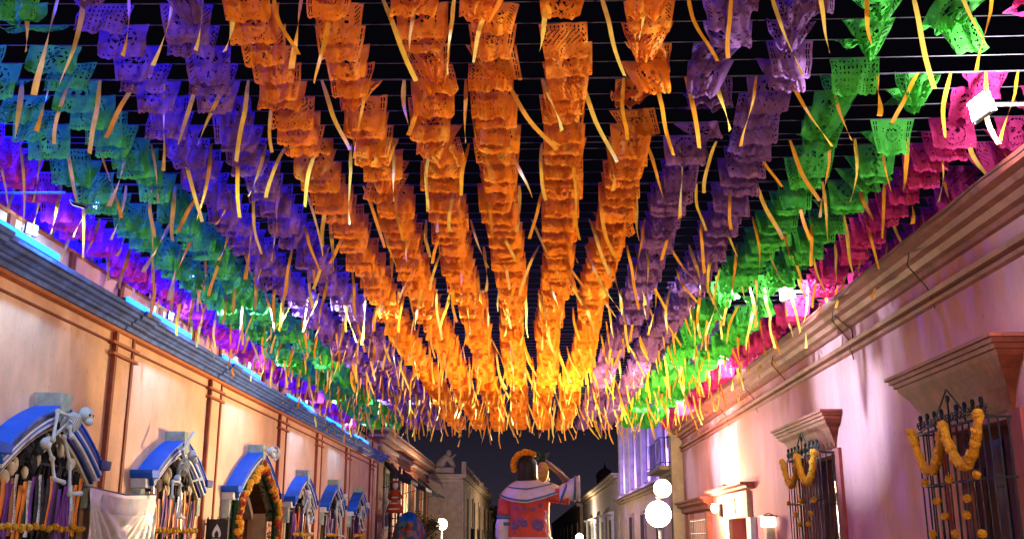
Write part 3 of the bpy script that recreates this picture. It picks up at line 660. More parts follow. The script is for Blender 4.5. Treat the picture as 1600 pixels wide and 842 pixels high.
# hanging catrina doll
t = thing('hanging_doll', 'dark red skull-faced doll with pale lace hanging in front of the brown building', 'doll')
MB().sph((-5.95, 46.0, 4.02), (.13, .13, .17), 10, 8).make('head', 'bone', t, True)
MB().rings([[( -5.95+r_*math.cos(a)*1.1, 46+r_*math.sin(a), z) for a in [2*PI*i/14 for i in range(14)]] for z, r_ in ((3.86, .06), (3.8, .19), (3.55, .14), (3.3, .2), (3.0, .33), (2.85, .36))]).make('dress', 'marigold_r', t, True)
MB().sph((-5.95, 46, 4.18), (.28, .28, .05), 12, 5).make('hat', 'marigold_r', t, True)
for s in (-1, 1):
    MB().tube([(-5.95+s*.16, 46, 3.75), (-5.95+s*.3, 45.95, 3.5), (-5.95+s*.18, 45.8, 3.35)], [.06, .045, .03], 6).make('arm', 'marigold_r', t, True)
    MB().sph((-5.95+s*.18, 45.78, 3.33), .05, 7, 5).make('hand', 'bone', t, True)
for k in range(3): MB().sph((-5.95, 46-.2-.06*k, 3.5-.25*k), (.16+.06*k, .03, .035), 8, 4).make('lace', 'whitestone', t)
MB().tube([(-5.95, 46, 4.2), (-5.95, 46, 5.3), (x2+.2, 46.3, 5.36)], .008, 4).make('string', 'cord', t)
# patterned stall canopy
t = thing('market_tent', 'lumpy blue and red patterned cloth tent at the foot of the brown building', 'tent')
def tent(u, v):
    a = 2*PI*u; r_ = math.cos(v*PI/2*.98)**.8*(1+.10*math.sin(5*a)+.06*math.sin(9*a+3*v))
    return (-5.15+.68*r_*math.cos(a), 44.5+1.3*r_*math.sin(a), 1.2+1.62*math.sin(v*PI/2)+.07*math.sin(7*a)*(1-v))
MB().grid(tent, 40, 14).make('cloth', 'printed', t, True)
for k in range(4): MB().tube([(-5.15+.62*(1 if k % 2 else -1), 44.5+1.1*(1 if k > 1 else -1), 0), (-5.15+.62*(1 if k % 2 else -1), 44.5+1.1*(1 if k > 1 else -1), 1.35)], .03, 6).make('pole', 'steel', t)
MB().grid(lambda u, v: tent(.5+.45*u, .55+.4*v)[:1]+tent(.5+.45*u, .55+.4*v)[1:2]+(tent(.5+.45*u, .55+.4*v)[2]+.02,), 16, 6).make('blue_cloth', 'blue', t, True)

B3 = thing('stone_house', 'tall beige stone house with a plain side wall facing the viewer and a roof balustrade', 'building')
MB().box(-9.5, -4.72, 72, 120, 0, 5.85).make('wall', 'stoneB', B3)
MB().box(-4.72, -4.66, 72.4, 120, 0, 5.6).make('street_front', 'stoneC', B3)
for z, o_ in ((5.60, .10), (5.85, .22), (5.98, .34)): MB().box(-9.5, -4.72+o_, 72-o_*.6, 120+o_, z, z+.11).make('cornice_band', 'stoneC', B3)
for i in range(5):
    yy = 75+i*9.0
    f = MB().box(-4.66, -4.56, yy, yy+3, 1.2, 4.9).make('window_frame', 'stoneC', B3)
    MB().box(-4.56, -4.54, yy+.5, yy+2.5, 1.3, 4.6).make('pane', 'darkroom', f)
    MB().box(-4.66, -4.20, yy-.2, yy+3.2, 1.45, 1.6).make('balcony_slab', 'stoneB', f)
    for k in range(9): MB().tube([(-4.22, yy-.1+k*.4, 1.6), (-4.22, yy-.1+k*.4, 2.5)], .03, 4).make('baluster', 'iron', f)
    MB().box(-4.25, -4.19, yy-.2, yy+3.2, 2.5, 2.56).make('rail', 'iron', f)
bal = MB().tube([(0, 0, 0), (0, 0, .2), (0, 0, .45), (0, 0, .6)], [.05, .10, .05, .07], 6).mesh('baluster', 'stoneB')
for i in range(40): inst('baluster', bal, B3, (-4.6, 72.5+i*1.15, 6.09))
MB().box(-4.7, -4.5, 72.2, 119, 6.69, 6.78).make('balustrade_rail', 'stoneB', B3)
for i in range(6): MB().box(-4.75, -4.45, 72+i*9.2, 72.35+i*9.2, 6.09, 6.95).make('pedestal', 'stoneB', B3)
st = thing('rooftop_statue', 'dark crouching stone statue on the corner of the stone house roof', 'statue')
MB().box(-6.7, -5.3, 72.4, 73.6, 6.09, 6.6).make('plinth', 'stoneB', st, bevel=.05)
MB().tube([(-6.5, 73, 6.6), (-6.2, 73, 7.0), (-5.9, 73, 7.35), (-5.6, 73, 7.1), (-5.35, 73, 6.6)], [.28, .36, .28, .24, .14], 9).make('body', 'stoneB', st, True)
MB().sph((-5.75, 73, 7.62), (.20, .2, .25), 9, 7).make('head', 'stoneB', st, True)
MB().tube([(-5.9, 73, 7.3), (-5.5, 73, 7.3), (-5.25, 73, 7.55)], [.12, .09, .06], 7).make('arm', 'stoneB', st, True)

B4 = thing('low_house', 'low beige house with small stone crests far down the left side', 'building')
MB().box(-9.5, -4.6, 121, 210, 0, 4.75).make('wall', 'stoneC', B4)
MB().box(-9.5, -4.35, 121, 210, 4.752, 4.95).make('cornice_band', 'stoneB', B4)
for i in range(6):
    f = MB().box(-4.6, -4.5, 124+i*13, 129+i*13, .8, 3.7).make('window_frame', 'stoneC', B4)
    MB().box(-4.5, -4.47, 124.8+i*13, 128.2+i*13, .9, 3.5).make('pane', 'darkroom', f)
    MB().sph((-4.55, 126+i*13, 4.0), (.3, 1.6, .3), 8, 6).make('window_crest', 'stoneC', f)

def tree(x, y, zt, h, rad, seed, lab, grp=None):
    q = random.Random(seed); t = thing('street_tree', lab, 'tree', group=grp)
    MB().tube([(x, y, 0), (x+.05, y, zt*.5), (x-.03, y, zt), (x, y, zt+h*.5)], [.14, .11, .08, .03], 8).make('trunk', 'wood', t)
    for k in range(5):
        a = k*1.3; MB().tube([(x, y, zt), (x+math.cos(a)*rad*.5, y+math.sin(a)*rad*.5, zt+h*.35), (x+math.cos(a)*rad*.8, y+math.sin(a)*rad*.8, zt+h*.6)], [.05, .035, .015], 5).make('limb', 'wood', t)
    m = MB(); cl = [(q.uniform(-.7, .7), q.uniform(-.7, .7), q.uniform(0, 1), q.uniform(.3, .5)) for _ in range(14)]
    for c_ in cl:
        for k in range(60):
            v = Vector((q.gauss(0, 1), q.gauss(0, 1), q.gauss(0, 1))).normalized()*(c_[3]*rad*q.uniform(.5, 1.05))
            o = Vector((x+c_[0]*rad, y+c_[1]*rad, zt+c_[2]*h))+v
            a_ = Vector((q.gauss(0, 1), q.gauss(0, 1), q.gauss(0, 1))).normalized()*.08*max(1, y/50); b_ = a_.orthogonal().normalized()*a_.length*.5
            m.add([o-a_, o+b_, o+a_, o-b_], [(0, 1, 2, 3)])
    m.make('crown', 'leafy', t, kind='stuff')
M['leafy'] = mat('yellow_green_foliage', (.10, .085, .025), .8, .3, 4, trans=.3)
tree(-5.3, 52.5, 1.7, 1.1, .9, 3, 'small yellowish tree between the patterned tent and the globe street lamp')
tree(-4.7, 128, 3.6, 1.9, 1.7, 5, 'round tree rising above the low far house on the left')
tree(-4.2, 170, 3.0, 2.0, 1.8, 6, 'smaller farther tree next to the puppet on the left', None)

# ------------------------------------------------------------------ buildings further down the right side
R2 = thing('tall_building', 'tall pale building washed in violet light behind the pink house', 'building')
MB().box(5.6, 14, 37.9, 66, 0, 4.0).make('ground_storey', 'stoneC', R2)
MB().box(5.8, 14, 37.9, 66, 4.25, 9.6).make('upper_storey', 'purpB', R2)
for z, o_ in ((3.80, .08), (3.93, .20), (4.07, .36)): MB().box(5.6-o_, 14, 37.8, 66+o_, z, z+.125).make('ledge', 'stoneB', R2)
for z, o_ in ((9.2, .15), (9.6, .35)): MB().box(5.8-o_, 14, 37.8, 66+o_, z, z+.2).make('cornice_band', 'stoneB', R2)
for i, yy in enumerate([42.2, 45.5, 48.8, 52.0, 55.2, 58.5, 61.8, 65.2]):
    MB().box(5.55, 5.8, yy-.45, yy+.45, 4.25, 9.15).make('pilaster', 'purpB', R2)
for i, yy in enumerate([43.9, 50.4, 56.9, 63.4]):
    f = MB().box(5.72, 5.8, yy-.95, yy+.95, 4.4, 7.6).make('window_frame', 'stoneC', R2)
    MB().box(5.69, 5.718, yy-.7, yy+.7, 4.5, 7.3).make('pane', 'glass', f)
    MB().box(5.66, 5.688, yy-.03, yy+.03, 4.5, 7.3).make('mullion', 'wood', f)
for i, yy in enumerate([40.3, 45.5, 52, 58]):
    f = MB().box(5.5, 5.6, yy-.9, yy+.9, .3, 3.1).make('window_frame', 'stoneB', R2)
    MB().box(5.47, 5.498, yy-.65, yy+.65, .4, 2.9).make('pane', 'darkroom', f)
bl = MB().box(4.75, 5.6, 38.3, 42.5, 4.20, 4.34).make('balcony_slab', 'stoneB', R2)
bb = MB().tube([(0, 0, 4.34), (0, 0, 5.35)], .016, 5).mesh('baluster', 'iron')
for i in range(11): inst('baluster', bb, R2, (4.80, 38.4+i*.38, 0))
for i in range(4): inst('baluster', bb, R2, (4.80+i*.19, 38.35, 0))
for z in (4.45, 5.35): MB().box(4.78, 4.82, 38.3, 42.5, z, z+.03).make('balcony_rail', 'iron', R2); MB().box(4.78, 5.6, 38.33, 38.37, z, z+.03).make('balcony_rail', 'iron', R2)
for z in (5.0, 5.7, 6.4): MB().tube([(5.1, 38.5, z), (5.1, 38.5, z+.45)], .05, 6).make('hanging_pipe', 'steel', R2)
MB().box(5.1, 5.55, 37.65, 37.88, 0, 6.2).make('corner_quoin', 'stoneC', R2)
for i, yy in enumerate([42.6, 48.8, 55.2, 61.8]):
    t = thing('violet_uplight', '%s violet uplight on the ledge of the tall pale building' % ORD[i], 'lamp', group='violet uplights')
    MB().box(5.32, 5.48, yy-.15, yy+.15, 4.2, 4.3).make('housing', 'black', t)
    lamp('POINT', (4.85, yy, 4.9), 420, (.36, .22, 1), t, radius=.35)
R3 = thing('violet_grey_house', 'violet-grey house with white framed windows far down the right side', 'building')
MB().box(5.6, 14, 66.6, 112, 0, 5.6).make('wall', 'purpB', R3)
for z, o_ in ((5.3, .1), (5.55, .3), (5.7, .45)): MB().box(5.6-o_, 14, 66.5, 112, z, z+.13).make('cornice_band', 'stoneC', R3)
for i in range(5):
    yy = 72+i*8
    f = MB().box(5.42, 5.6, yy-1.1, yy+1.1, .5, 3.3).make('window_frame', 'whitestone', R3)
    MB().box(5.39, 5.418, yy-.75, yy+.75, .6, 3.0).make('pane', 'darkroom', f)
    MB().alongY([(5.6, 3.3), (5.2, 3.4), (5.2, 3.5), (5.6, 3.6)], yy-1.4, yy+1.4).make('window_head', 'whitestone', f)
R4 = thing('far_row_house', 'dim row house closing the right side of the street near the horizon', 'building')
MB().box(5.3, 14, 112.5, 260, 0, 5.2).make('wall', 'stoneB', R4)
MB().box(4.95, 14, 112.4, 260, 5.2, 5.5).make('cornice_band', 'stoneC', R4)
for i in range(7):
    f = MB().box(5.2, 5.3, 118+i*16, 123+i*16, .5, 3.6).make('window_frame', 'stoneC', R4)
    MB().box(5.17, 5.198, 119+i*16, 122+i*16, .6, 3.3).make('pane', 'darkroom', f)
CT = thing('church_tower', 'dim domed church tower rising behind the far right houses', 'tower')
MB().box(11.2, 15.0, 181, 185, 0, 10.2).make('shaft', 'stoneB', CT)
MB().box(11.0, 15.2, 180.8, 185.2, 10.2, 10.6).make('cornice_band', 'stoneC', CT)
MB().rings([[(13.1+r_*math.cos(a), 183+r_*math.sin(a), z) for a in [2*PI*i/16 for i in range(16)]] for z, r_ in ((10.6, 1.5), (12.2, 1.5), (12.3, 1.7), (12.9, 1.5), (13.5, 1.0), (13.9, .3), (14.5, .1), (15.0, .04))]).make('dome', 'stoneB', CT, True)
for k in (-1, 1): MB().box(13.1+k*.9-.35, 13.1+k*.9+.35, 180.9, 180.98, 7.2, 9.2).make('belfry_opening', 'darkroom', CT)

# ------------------------------------------------------------------ giant puppet of a dancer, seen from behind
G = thing('giant_puppet', 'giant festival puppet of a woman in red dress seen from behind with raised arm', 'giant puppet')
gx, gy = -.04, 24.0
def ell(cx, cy, z, a, b, n=28): return [(cx+a*math.sin(2*PI*i/n), cy-b*math.cos(2*PI*i/n), z) for i in range(n)]
body = MB().rings([ell(gx+dx, gy, z, a*.95*(1+.02*math.sin(z*9)), b) for z, a, b, dx in ((0.02, .80, .62, 0), (.8, .68, .52, 0), (1.4, .58, .42, 0), (1.8, .53, .37, 0), (2.15, .49, .33, 0), (2.4, .50, .31, 0), (2.62, .53, .30, 0), (2.78, .50, .27, 0), (2.88, .38, .22, 0), (2.95, .24, .18, -.03), (3.0, .13, .13, -.04), (3.15, .11, .12, -.04))])
body.make('dress', 'huipil_red', G, True)
# arms (continuous with the shoulders)
MB().tube([(gx+.30, gy, 2.72), (gx+.50, gy-.02, 2.72), (gx+.75, gy-.05, 2.66), (gx+.92, gy-.06, 2.66)], [.20, .19, .17, .18], 14).make('raised_sleeve', 'huipil_red', G, True)
cf = MB().rings([[(gx+x_+sl*math.sin(t_)*.0, gy-.06+r_*math.cos(t_), z_+r_*math.sin(t_)) for t_ in [2*PI*i/20 for i in range(20)]] for x_, z_, r_, sl in ((.70, 2.70, .185, 0), (.80, 2.745, .21, 0), (.95, 2.80, .245, 0), (1.08, 2.83, .27, 0), (1.14, 2.835, .275, 0), (1.13, 2.835, .24, 0), (.95, 2.80, .20, 0))], cap=False).make('white_cuff', 'huipil_white', G, True)
MB().tube([(gx+1.15, gy-.06+.275*math.cos(t_), 2.835+.275*math.sin(t_)) for t_ in [2*PI*i/24 for i in range(25)]], .022, 6).make('cuff_lace', 'whitestone', cf, True)
for x_, r_, z_ in ((.80, .222, 2.745), (1.05, .272, 2.825)):
    MB().tube([(gx+x_+.09*math.sin(t_*1)*(1 if x_ < 1 else .2), gy-.06+r_*math.cos(t_), z_+r_*math.sin(t_)) for t_ in [2*PI*i/24 for i in range(25)]], .03, 6).make('teal_band', 'huipil_blue', cf, True)
MB().tube([(gx+.98, gy-.06, 2.82), (gx+.88, gy-.08, 3.0), (gx+.68, gy-.05, 3.22), (gx+.50, gy, 3.36), (gx+.40, gy, 3.40)], [.10, .085, .075, .06, .05], 12).make('forearm', 'skin', G, True)
hand = MB().sph((gx+.36, gy, 3.38), (.085, .05, .07), 10, 8).make('hand', 'skin', G, True)
for i in range(4):
    MB().tube([(gx+.38-.0, gy-.06+.035*i, 3.40), (gx+.31, gy-.09+.05*i, 3.45-.01*i), (gx+.26, gy-.10+.05*i, 3.38)], [.02, .017, .012], 6).make('finger', 'skin', hand, True)
MB().tube([(gx+.36, gy-.05, 3.34), (gx+.31, gy-.10, 3.29)], [.022, .014], 6).make('thumb', 'skin', hand, True)
for k in range(3): MB().tube([(gx+.95-.06*k+.0, gy-.155, 2.97+.07*k), (gx+.62-.05*k, gy-.10, 3.30+.05*k), (gx+.45-.04*k, gy-.05, 3.42+.04*k)], .013, 5).make('trailing_ribbon', 'silver', G, True)
MB().tube([(gx-.44, gy, 2.74), (gx-.54, gy-.02, 2.55), (gx-.57, gy-.03, 2.32), (gx-.56, gy-.04, 2.22)], [.14, .15, .15, .16], 14).make('lowered_sleeve', 'huipil_red', G, True)
for z in (2.20, 2.05): MB().tube([(gx-.56, gy-.04, z-.04), (gx-.56, gy-.04, z+.04)], [.17, .172], 14).make('teal_band', 'huipil_blue', G, True)
MB().tube([(gx-.56, gy-.04, 2.16), (gx-.59, gy-.05, 2.0), (gx-.60, gy-.06, 1.8), (gx-.57, gy-.08, 1.6), (gx-.55, gy-.1, 1.5)], [.162, .165, .16, .12, .08], 14).make('white_undersleeve', 'huipil_white', G, True)
MB().tube([(gx-.55, gy-.1, 1.52), (gx-.52, gy-.12, 1.2)], [.065, .05], 10).make('lowered_forearm', 'skin', G, True)
h2 = MB().sph((gx-.52, gy-.13, 1.13), (.045, .06, .09), 8, 6).make('hand', 'skin', G, True)
for i in range(4): MB().tube([(gx-.52, gy-.18+.03*i, 1.08), (gx-.515, gy-.19+.035*i, .98+.01*i)], [.018, .012], 6).make('finger', 'skin', h2, True)
MB().tube([(gx-.50, gy-.08, 1.13), (gx-.46, gy-.04, 1.06)], [.02, .013], 6).make('thumb', 'skin', h2, True)
# yoke cape
def cape(t_, v, off=0):
    a = .14+(.44+.03)*v**.75+off; b = .14+.20*v**.8+off
    zb = 2.66-.15*max(0, math.cos(t_))-.02*math.cos(2*t_)
    lift = .14*max(0, math.sin(t_))*v
    return (gx-.03+a*math.sin(t_)+.24*max(0, math.sin(t_))**2*v, gy-b*math.cos(t_), 3.02-(3.02-zb)*v**1.25+lift+off*.5)
yk = MB().grid(lambda u, v: cape(2*PI*u, v, .03), 40, 10).make('white_yoke', 'huipil_white', G, True)
for v0, wd in ((.50, .028), (.93, .034)):
    MB().grid(lambda u, v: cape(2*PI*u, v0+(v-.5)*wd*2.2, .042), 48, 2).make('teal_band', 'huipil_blue', yk, True)
# embroidery motifs on the back
for mx_, mz_, rr in ((-.30, 2.02, .14), (-.10, 2.06, .11), (.20, 2.02, .18), (-.20, 2.16, .08), (-.30, 1.82, .08), (.0, 1.84, .07), (-.28, 2.40, .06), (-.10, 2.36, .06), (.10, 2.36, .06), (.27, 2.46, .06)):
    def onb(dx, z): 
        xx = mx_+dx; return (gx+xx, gy-.335*math.sqrt(max(.05, 1-(xx/.50)**2))-.012, z)
    for k in range(7):
        a = 2*PI*k/7; q0 = onb(rr*.5*math.cos(a), mz_+rr*.5*math.sin(a))
        MB().sph(q0, (rr*.36, .012, rr*.36), 8, 5).make('embroidered_petal', 'huipil_violet', G, True)
    MB().sph(onb(0, mz_), (rr*.25, .016, rr*.25), 8, 5).make('embroidered_centre', 'huipil_blue', G, True)
MB().grid(lambda u, v: (gx+.36+.10*v**2+.05*u+.02*math.sin(18*v), gy-.30-.04*math.cos(14*v+5*u), 2.34-.75*v), 4, 30).make('lace_frill', 'whitestone', G, True)
MB().grid(lambda u, v: (gx+.53*math.sin(2*PI*u), gy-.40*math.cos(2*PI*u), 1.76-.05*v), 40, 1).make('hem_band', 'huipil_white', G, True)
# head
hd = MB().sph((gx-.02, gy+.02, 3.30), (.20, .22, .27), 18, 12).sph((gx-.02, gy+.235, 3.27), (.03, .04, .05), 8, 6).make('head', 'skin', G, True)
for s in (-1, 1):
    MB().sph((gx-.02+s*.075, gy+.215, 3.33), (.03, .02, .016), 8, 5).make('eye', 'whitestone', hd, True)
    MB().sph((gx-.02+s*.20, gy+.03, 3.28), (.02, .035, .05), 8, 5).make('ear', 'skin', hd, True)
MB().sph((gx-.02, gy+.225, 3.17), (.055, .02, .02), 8, 5).make('mouth', 'huipil_red', hd, True)
MB().rings([ell(gx-.03, gy-.02, z, a, b, 22) for z, a, b in ((2.90, .25, .17), (2.98, .25, .18), (3.08, .245, .20), (3.2, .24, .225), (3.36, .235, .235), (3.48, .20, .21), (3.57, .12, .13), (3.60, .03, .03))]).make('hair', 'hair', hd, True)
for s in (-1, 1):
    MB().sph((gx+(.18 if s < 0 else .44), gy-.10, 3.04), (.05, .02, .055), 10, 6).make('pearl_earring', 'whitestone', hd, True)
cw = MB().tube([(gx-.05+.30*math.cos(a), gy-.02, 3.36+.28*math.sin(a)) for a in [PI*1.12-i*PI*.95/14 for i in range(15)]], .03, 6).make('flower_crown', 'leaf', hd, True)
for i in range(15):
    a = PI*1.12-i*PI*.80/14
    inst('petal_ball', FLO[i % 3], cw, (gx-.05+.30*math.cos(a), gy-.08, 3.36+.29*math.sin(a)), (i, i*2, 0), (.86, .86, .86))
pa = thing('pineapple', 'yellow pineapple with dark spiky leaves held up beside the head of the giant puppet', 'pineapple')
fx, fz = gx+.33, 3.20
MB().sph((fx, gy-.30, fz), (.13, .13, .225), 20, 16, lambda t, p: 1+.05*math.sin(10*t+9*p)*math.sin(9*p-10*t)).make('fruit', 'pineapple', pa)
for i in range(26):
    a = i*2.4; ln = .12+.26*((i*37) % 10)/10; sp = .35+.5*(i/26)
    b0 = Vector((fx+.03*math.cos(a), gy-.30+.03*math.sin(a), fz+.20)); tp = b0+Vector((math.cos(a)*ln*sp, math.sin(a)*ln*sp, ln*(1.1-.4*sp)))
    md = b0.lerp(tp, .5)+Vector((0, 0, .05)); sd = Vector((-math.sin(a), math.cos(a), 0))*.022
    MB().add([b0-sd, b0+sd, md+sd, tp, md-sd], [(0, 1, 2, 4), (4, 2, 3)]).make('leaf', 'leaf', pa)

# ------------------------------------------------------------------ papel picado canopy
def zs(y): return 5.87+.13*(39-y)/30+.7*math.exp(-(y-9)/3.5)
FW, FH = .50, .39
def flag(var, seed, nu, nv):
    q = random.Random(seed*31+5)
    kind = seed % 6
    a0 = q.uniform(-.25, .30); a1 = q.uniform(-.35, .45); tp = q.uniform(.06, .26); sk = q.uniform(-.03, .03); A = q.uniform(.012, .035); fq = q.uniform(.8, 2.2); ph = q.uniform(0, 6); curl = q.uniform(0, .12)
    A2 = .006
    if var == 'fold': a0 = q.uniform(-.9, 1.0); a1 = q.uniform(-1.0, 1.4); tp = q.uniform(.2, .45); sk = q.uniform(-.14, .14); A = .05; curl = .2
    if var == 'pinch': tp = q.uniform(.55, .85); A = .05; sk = q.uniform(-.12, .12); a1 = q.uniform(-.5, .9); fq = 2.6; A2 = .015
    if var == 'furl': a0 = q.choice([-1, 1])*q.uniform(1.0, 1.35); a1 = q.uniform(-.9, .9); tp = q.uniform(.2, .6); sk = q.uniform(-.2, .2); A = .07; curl = .25; A2 = .02
    ps = [q.uniform(0, 6) for _ in range(6)]
    tab = [(0, 0)]; N = 40
    for i in range(N):
        f = a0+a1*(i/N)+.15*math.sin(6*i/N+ph); y_, z_ = tab[-1]; tab.append((y_+math.sin(f)*FH/N, z_-math.cos(f)*FH/N))
    def fn(u, v):
        uu = u-.5; t = v*N; i = min(int(t), N-1); fr = t-i
        y_ = tab[i][0]*(1-fr)+tab[i+1][0]*fr; z_ = tab[i][1]*(1-fr)+tab[i+1][1]*fr
        if v > .999: z_ -= .014*abs(math.sin(7*PI*u)); 
        cut = 1-tp*(v**1.1)
        x = uu*FW*cut+sk*v
        y_ += A*math.sin(2*PI*fq*uu+ph)*min(1, v*1.6)+A2*(math.sin(17*u+ps[0]+6*v)+math.sin(11*v+ps[1]-9*u))
        z_ += curl*max(0, abs(uu)-.28)*v*(1 if kind % 2 else .4)+.006*math.sin(23*u+ps[2])*v
        return (x, y_, z_)
    cx_, cy_ = nu/2-.5, nv/2-.5
    def keep(i, j):
        eu = min(i, nu-1-i); u = (i+.5)/nu-.5; v = (j+.5)/nv
        if j < 2 or j >= nv-1 or eu < 1: return True
        hs = (i*73856093 ^ j*19349663 ^ seed*83492791) % 7
        if eu in (2, 3, 4, 5) and kind == 0: return not ((i+j) % 3 == 0 and hs)
        if eu in (2, 4) and kind == 2: return not (j % 5 != 0)
        if eu == 3 and kind in (1, 3): return not (j % 4 in (1, 2))
        if hs == 0: return True
        if j >= nv-3: return not (i % 3 == 1 and j == nv-3)
        if kind == 4:
            px_ = u*FW; pz = (v-.46)*FH
            if min(math.hypot(px_-.055, pz+.02), math.hypot(px_+.055, pz+.02)) < .030: return False
            if abs(px_) < .012 and 0.015 < pz < .05: return False
            if abs(px_) < .075 and .075 < pz < .105: return not (i % 2 == 0)
            r = math.hypot(px_, pz*.85-.01); return not (.125 < r < .145 and (i+j) % 3)
        if kind == 5:
            r = math.hypot(u*FW, (v-.48)*FH); th = math.atan2((v-.48)*FH, u*FW)
            if r < .026: return False
            return not ((.045 < r < .105 and math.cos(6*th) > .35) or (.135 < r < .155 and math.cos(12*th) > -.2))
        if kind == 0:
            r = math.hypot(u*FW, (v-.5)*FH); th = math.atan2(v-.5, u); return not (.05 < r < .13 and math.cos(8*th) > .45 and (i+j) % 5)
        if kind == 1: return not ((i+j) % 2 == 0 and (i-j) % 4 == 0) if abs(v-.5) < .3 else not (i % 3 == 0 and j % 4 != 0)
        if kind == 2:
            r = math.hypot(u*FW, (v-.45)*FH); return not ((.055 < r < .075 and (i+j) % 3) or (.11 < r < .13 and (i*j) % 2) or (r < .02))
        return not (i % 3 == 1 and (j % 5) in (1, 2, 3) and abs(math.sin(j*.7)) > .35)
    if nu < 16:
        return MB().grid(fn, nu, nv)
    return MB().grid(fn, nu, nv, keep)
COLS = {'orange': 'P_orange', 'purple': 'P_purple', 'green': 'P_green', 'pink': 'P_pink'}
FL = {}
for lod, (nu, nv) in (('hi', (36, 28)), ('mid', (20, 15)), ('lo', (9, 7))):
    for var, cnt in (('flat', 12), ('fold', 6), ('pinch', 4), ('furl', 5)):
        for s in range(cnt):
            mb = flag(var, s, nu, nv)
            for cname, m in COLS.items():
                FL.setdefault((lod, var, cname), []).append(mb.mesh('paper_flag', m, True))
def col_of(k):
    if -4 <= k <= 1: return 'orange'
    if k in (-6, -5, 2, 3): return 'purple'
    if k in (-8, -7, 4, 5): return 'green'
    return 'pink'
rows = []; y = 8.30
while y < 37.0:
    rows.append(y); y += (.315 if y < 12 else .35)*R.uniform(.92, 1.08)
ORDN = ['first', 'second', 'third', 'fourth', 'fifth', 'sixth', 'seventh', 'eighth', 'ninth', 'tenth', 'eleventh', 'twelfth']
def sag(x): return .10*((x+.65)/8.2)**2
def cordmesh(x0, x1):
    return MB().tube([(x, 0, sag(x)) for x in [x0+(x1-x0)*i/24 for i in range(25)]], .006, 4).mesh('cord', 'cord')
CM = cordmesh(-9.0, 7.6)
for ri, y in enumerate(rows):
    if ri < 12: lab = 'papel picado line over the street, %s down from the top edge of the photo' % ORDN[ri]; grp = 'papel picado lines over the street'
    else:
        zi = int((y-12)/3.2)
        lab = 'overlapping papel picado line, ' + ['just short of the pilaster before the second blue hood', 'level with the pilaster before the second blue hood', 'level with the second blue hood', 'level with the blue door hood', 'level with the third right floodlight', 'level with the double-globe street lamp', 'level with the fourth blue hood', 'just before the far end of the canopy'][min(zi, 7)]; grp = 'papel picado lines of canopy stretch ' + ['one', 'two', 'three', 'four', 'five', 'six', 'seven', 'eight'][min(zi, 7)]
    z = zs(y)
    t = thing('papel_picado_line', lab, 'bunting', (0, y, z), 0, grp)
    inst('cord', CM, t)
    near = y < 12.5
    lod = 'hi' if y < 15.5 else ('mid' if y < 24 else 'lo')
    for k in range(-11, 10):
        if R.random() < .03 or (k in (5, 6) and any(fy-.6 < y < fy+.1 for fy in RL)): continue
        c = col_of(k); x = .41+.75*k+.045*math.sin(y*.55+k*1.7)+R.uniform(-.04, .04)
        r = R.random()
        messy = (.10 if k < -4 else .04) + (.50 if near and k >= 1 else 0)*(max(0, 12.5-y)/3) + (.15 if k > 3 else 0)
        var = 'flat'
        if r < messy*.5: var = 'furl'
        elif r < messy*.8: var = 'pinch'
        elif r < messy*1.1+.14: var = 'fold'
        me = R.choice(FL[(lod, var, c)])
        inst('paper_flag', me, t, (x, 0, sag(x)), (R.uniform(-.12, .12), R.uniform(-.04, .04), R.uniform(-.10, .10)+(PI if R.random() < .5 else 0)), (R.uniform(.96, 1.05), 1, R.uniform(.95, 1.08)))

def ribbon(seed):
    q = random.Random(seed); L = q.uniform(.62, .92); tw = q.choice([q.uniform(-.5, .5), q.uniform(-.3, .5),  q.uniform(1.2, 3.2), -q.uniform(1.2, 3.0)]); ln = q.gauss(0, .13); cv = q.gauss(0, .022); kn = q.uniform(.3, .8); ka = q.gauss(0, .05); ph = q.uniform(0, 6); wv = q.uniform(.0, .018); t0 = q.uniform(-.5, .5)
    W_ = q.uniform(.040, .058)
    def fn(u, v):
        a = t0*v+tw*v**1.3; h = (u-.5)*W_*(.55+.45*min(1, v*5))
        return (h*math.cos(a)+ln*v+ka*max(0, v-kn)+cv*math.sin(PI*v)+wv*math.sin(7*v+ph)*v, h*math.sin(a)+.10*math.sin(2.2*v+ph)*v, -v*L)
    return MB().grid(fn, 2, 14)
RB_ = {'ribbon': [], 'ribbon2': []}
for s in range(24):
    mb = ribbon(s)
    for m in RB_: RB_[m].append(mb.mesh('ribbon_strip', m, True))
rrows = [8.72, 10.11, 11.52]; y = 11.52
while y < 36: y += 1.25*R.uniform(.95, 1.05); rrows.append(y)
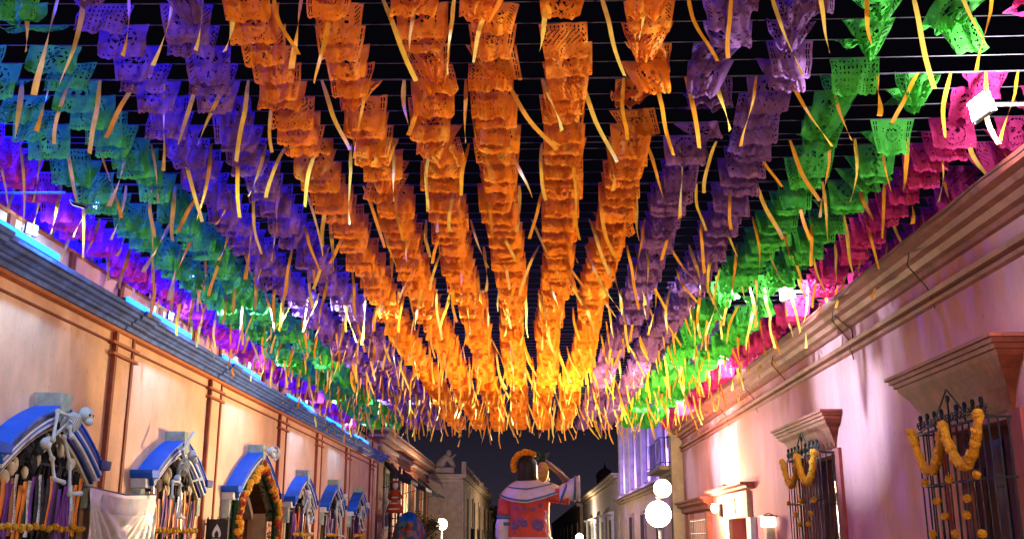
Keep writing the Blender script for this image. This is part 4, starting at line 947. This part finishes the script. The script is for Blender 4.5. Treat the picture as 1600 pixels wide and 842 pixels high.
for ri, y in enumerate(rrows):
    if ri < 6: lab = 'line of dangling golden ribbons, %s from the top of the photo' % ORDN[ri]; grp = 'ribbon lines over the street'
    else: lab = 'one of the far lines of dangling golden ribbons under the paper flags'; grp = 'far ribbon lines'
    t = thing('ribbon_line', lab, 'ribbon line', (0, y, zs(y)-.02), 0, grp)
    inst('cord', CM, t)
    x = -8.4
    while x < 6.7:
        lean = -.10*math.tanh(x/2.5)*0+R.gauss(0, .10)+(.10 if x < -3 and y < 11 else (-.12 if x > -1 and x < 3 else 0))
        inst('ribbon_strip', R.choice(RB_['ribbon' if R.random() < .55 else 'ribbon2']), t, (x, 0, sag(x)), (R.uniform(-.15, .2), lean, R.uniform(-.4, .4)), (1, 1, R.uniform(.85, 1.15)))
        x += (R.uniform(.28, .50) if y < 17 else R.uniform(.22, .42))*(.85 if x < -3 else 1)
# side cables and roof posts carrying the lines
for x, nm in ((-9.0, 'left'), (7.6, 'right')):
    t = thing('roof_cable', 'steel cable on posts along the %s roof carrying the banner lines' % nm, 'cable')
    ys = [7+.8*i for i in range(39)]
    MB().tube([(x, q_, zs(q_)+sag(x)) for q_ in ys], .012, 5).make('cable', 'steel', t)
    for q_ in ys[::6]: MB().tube([(x, q_, 5.3), (x, q_, zs(q_)+sag(x)+.03)], .03, 6).make('post', 'steel', t)

# ------------------------------------------------------------------ put every group's origin at its own base
bpy.context.view_layer.update()
kids = {}
for o in bpy.data.objects:
    if o.parent: kids.setdefault(o.parent.name, []).append(o)
for e in [o for o in bpy.data.objects if o.type == 'EMPTY' and not o.parent and o.location.length < 1e-6]:
    lo = [1e9]*3; hi = [-1e9]*3
    for c in kids.get(e.name, []):
        if c.type != 'MESH': continue
        for b in c.bound_box:
            p = c.matrix_world @ Vector(b)
            for i in range(3): lo[i] = min(lo[i], p[i]); hi[i] = max(hi[i], p[i])
    if lo[0] > hi[0]: continue
    base = Vector(((lo[0]+hi[0])/2, (lo[1]+hi[1])/2, lo[2]))
    e.location = base
    for c in kids[e.name]: c.location -= base
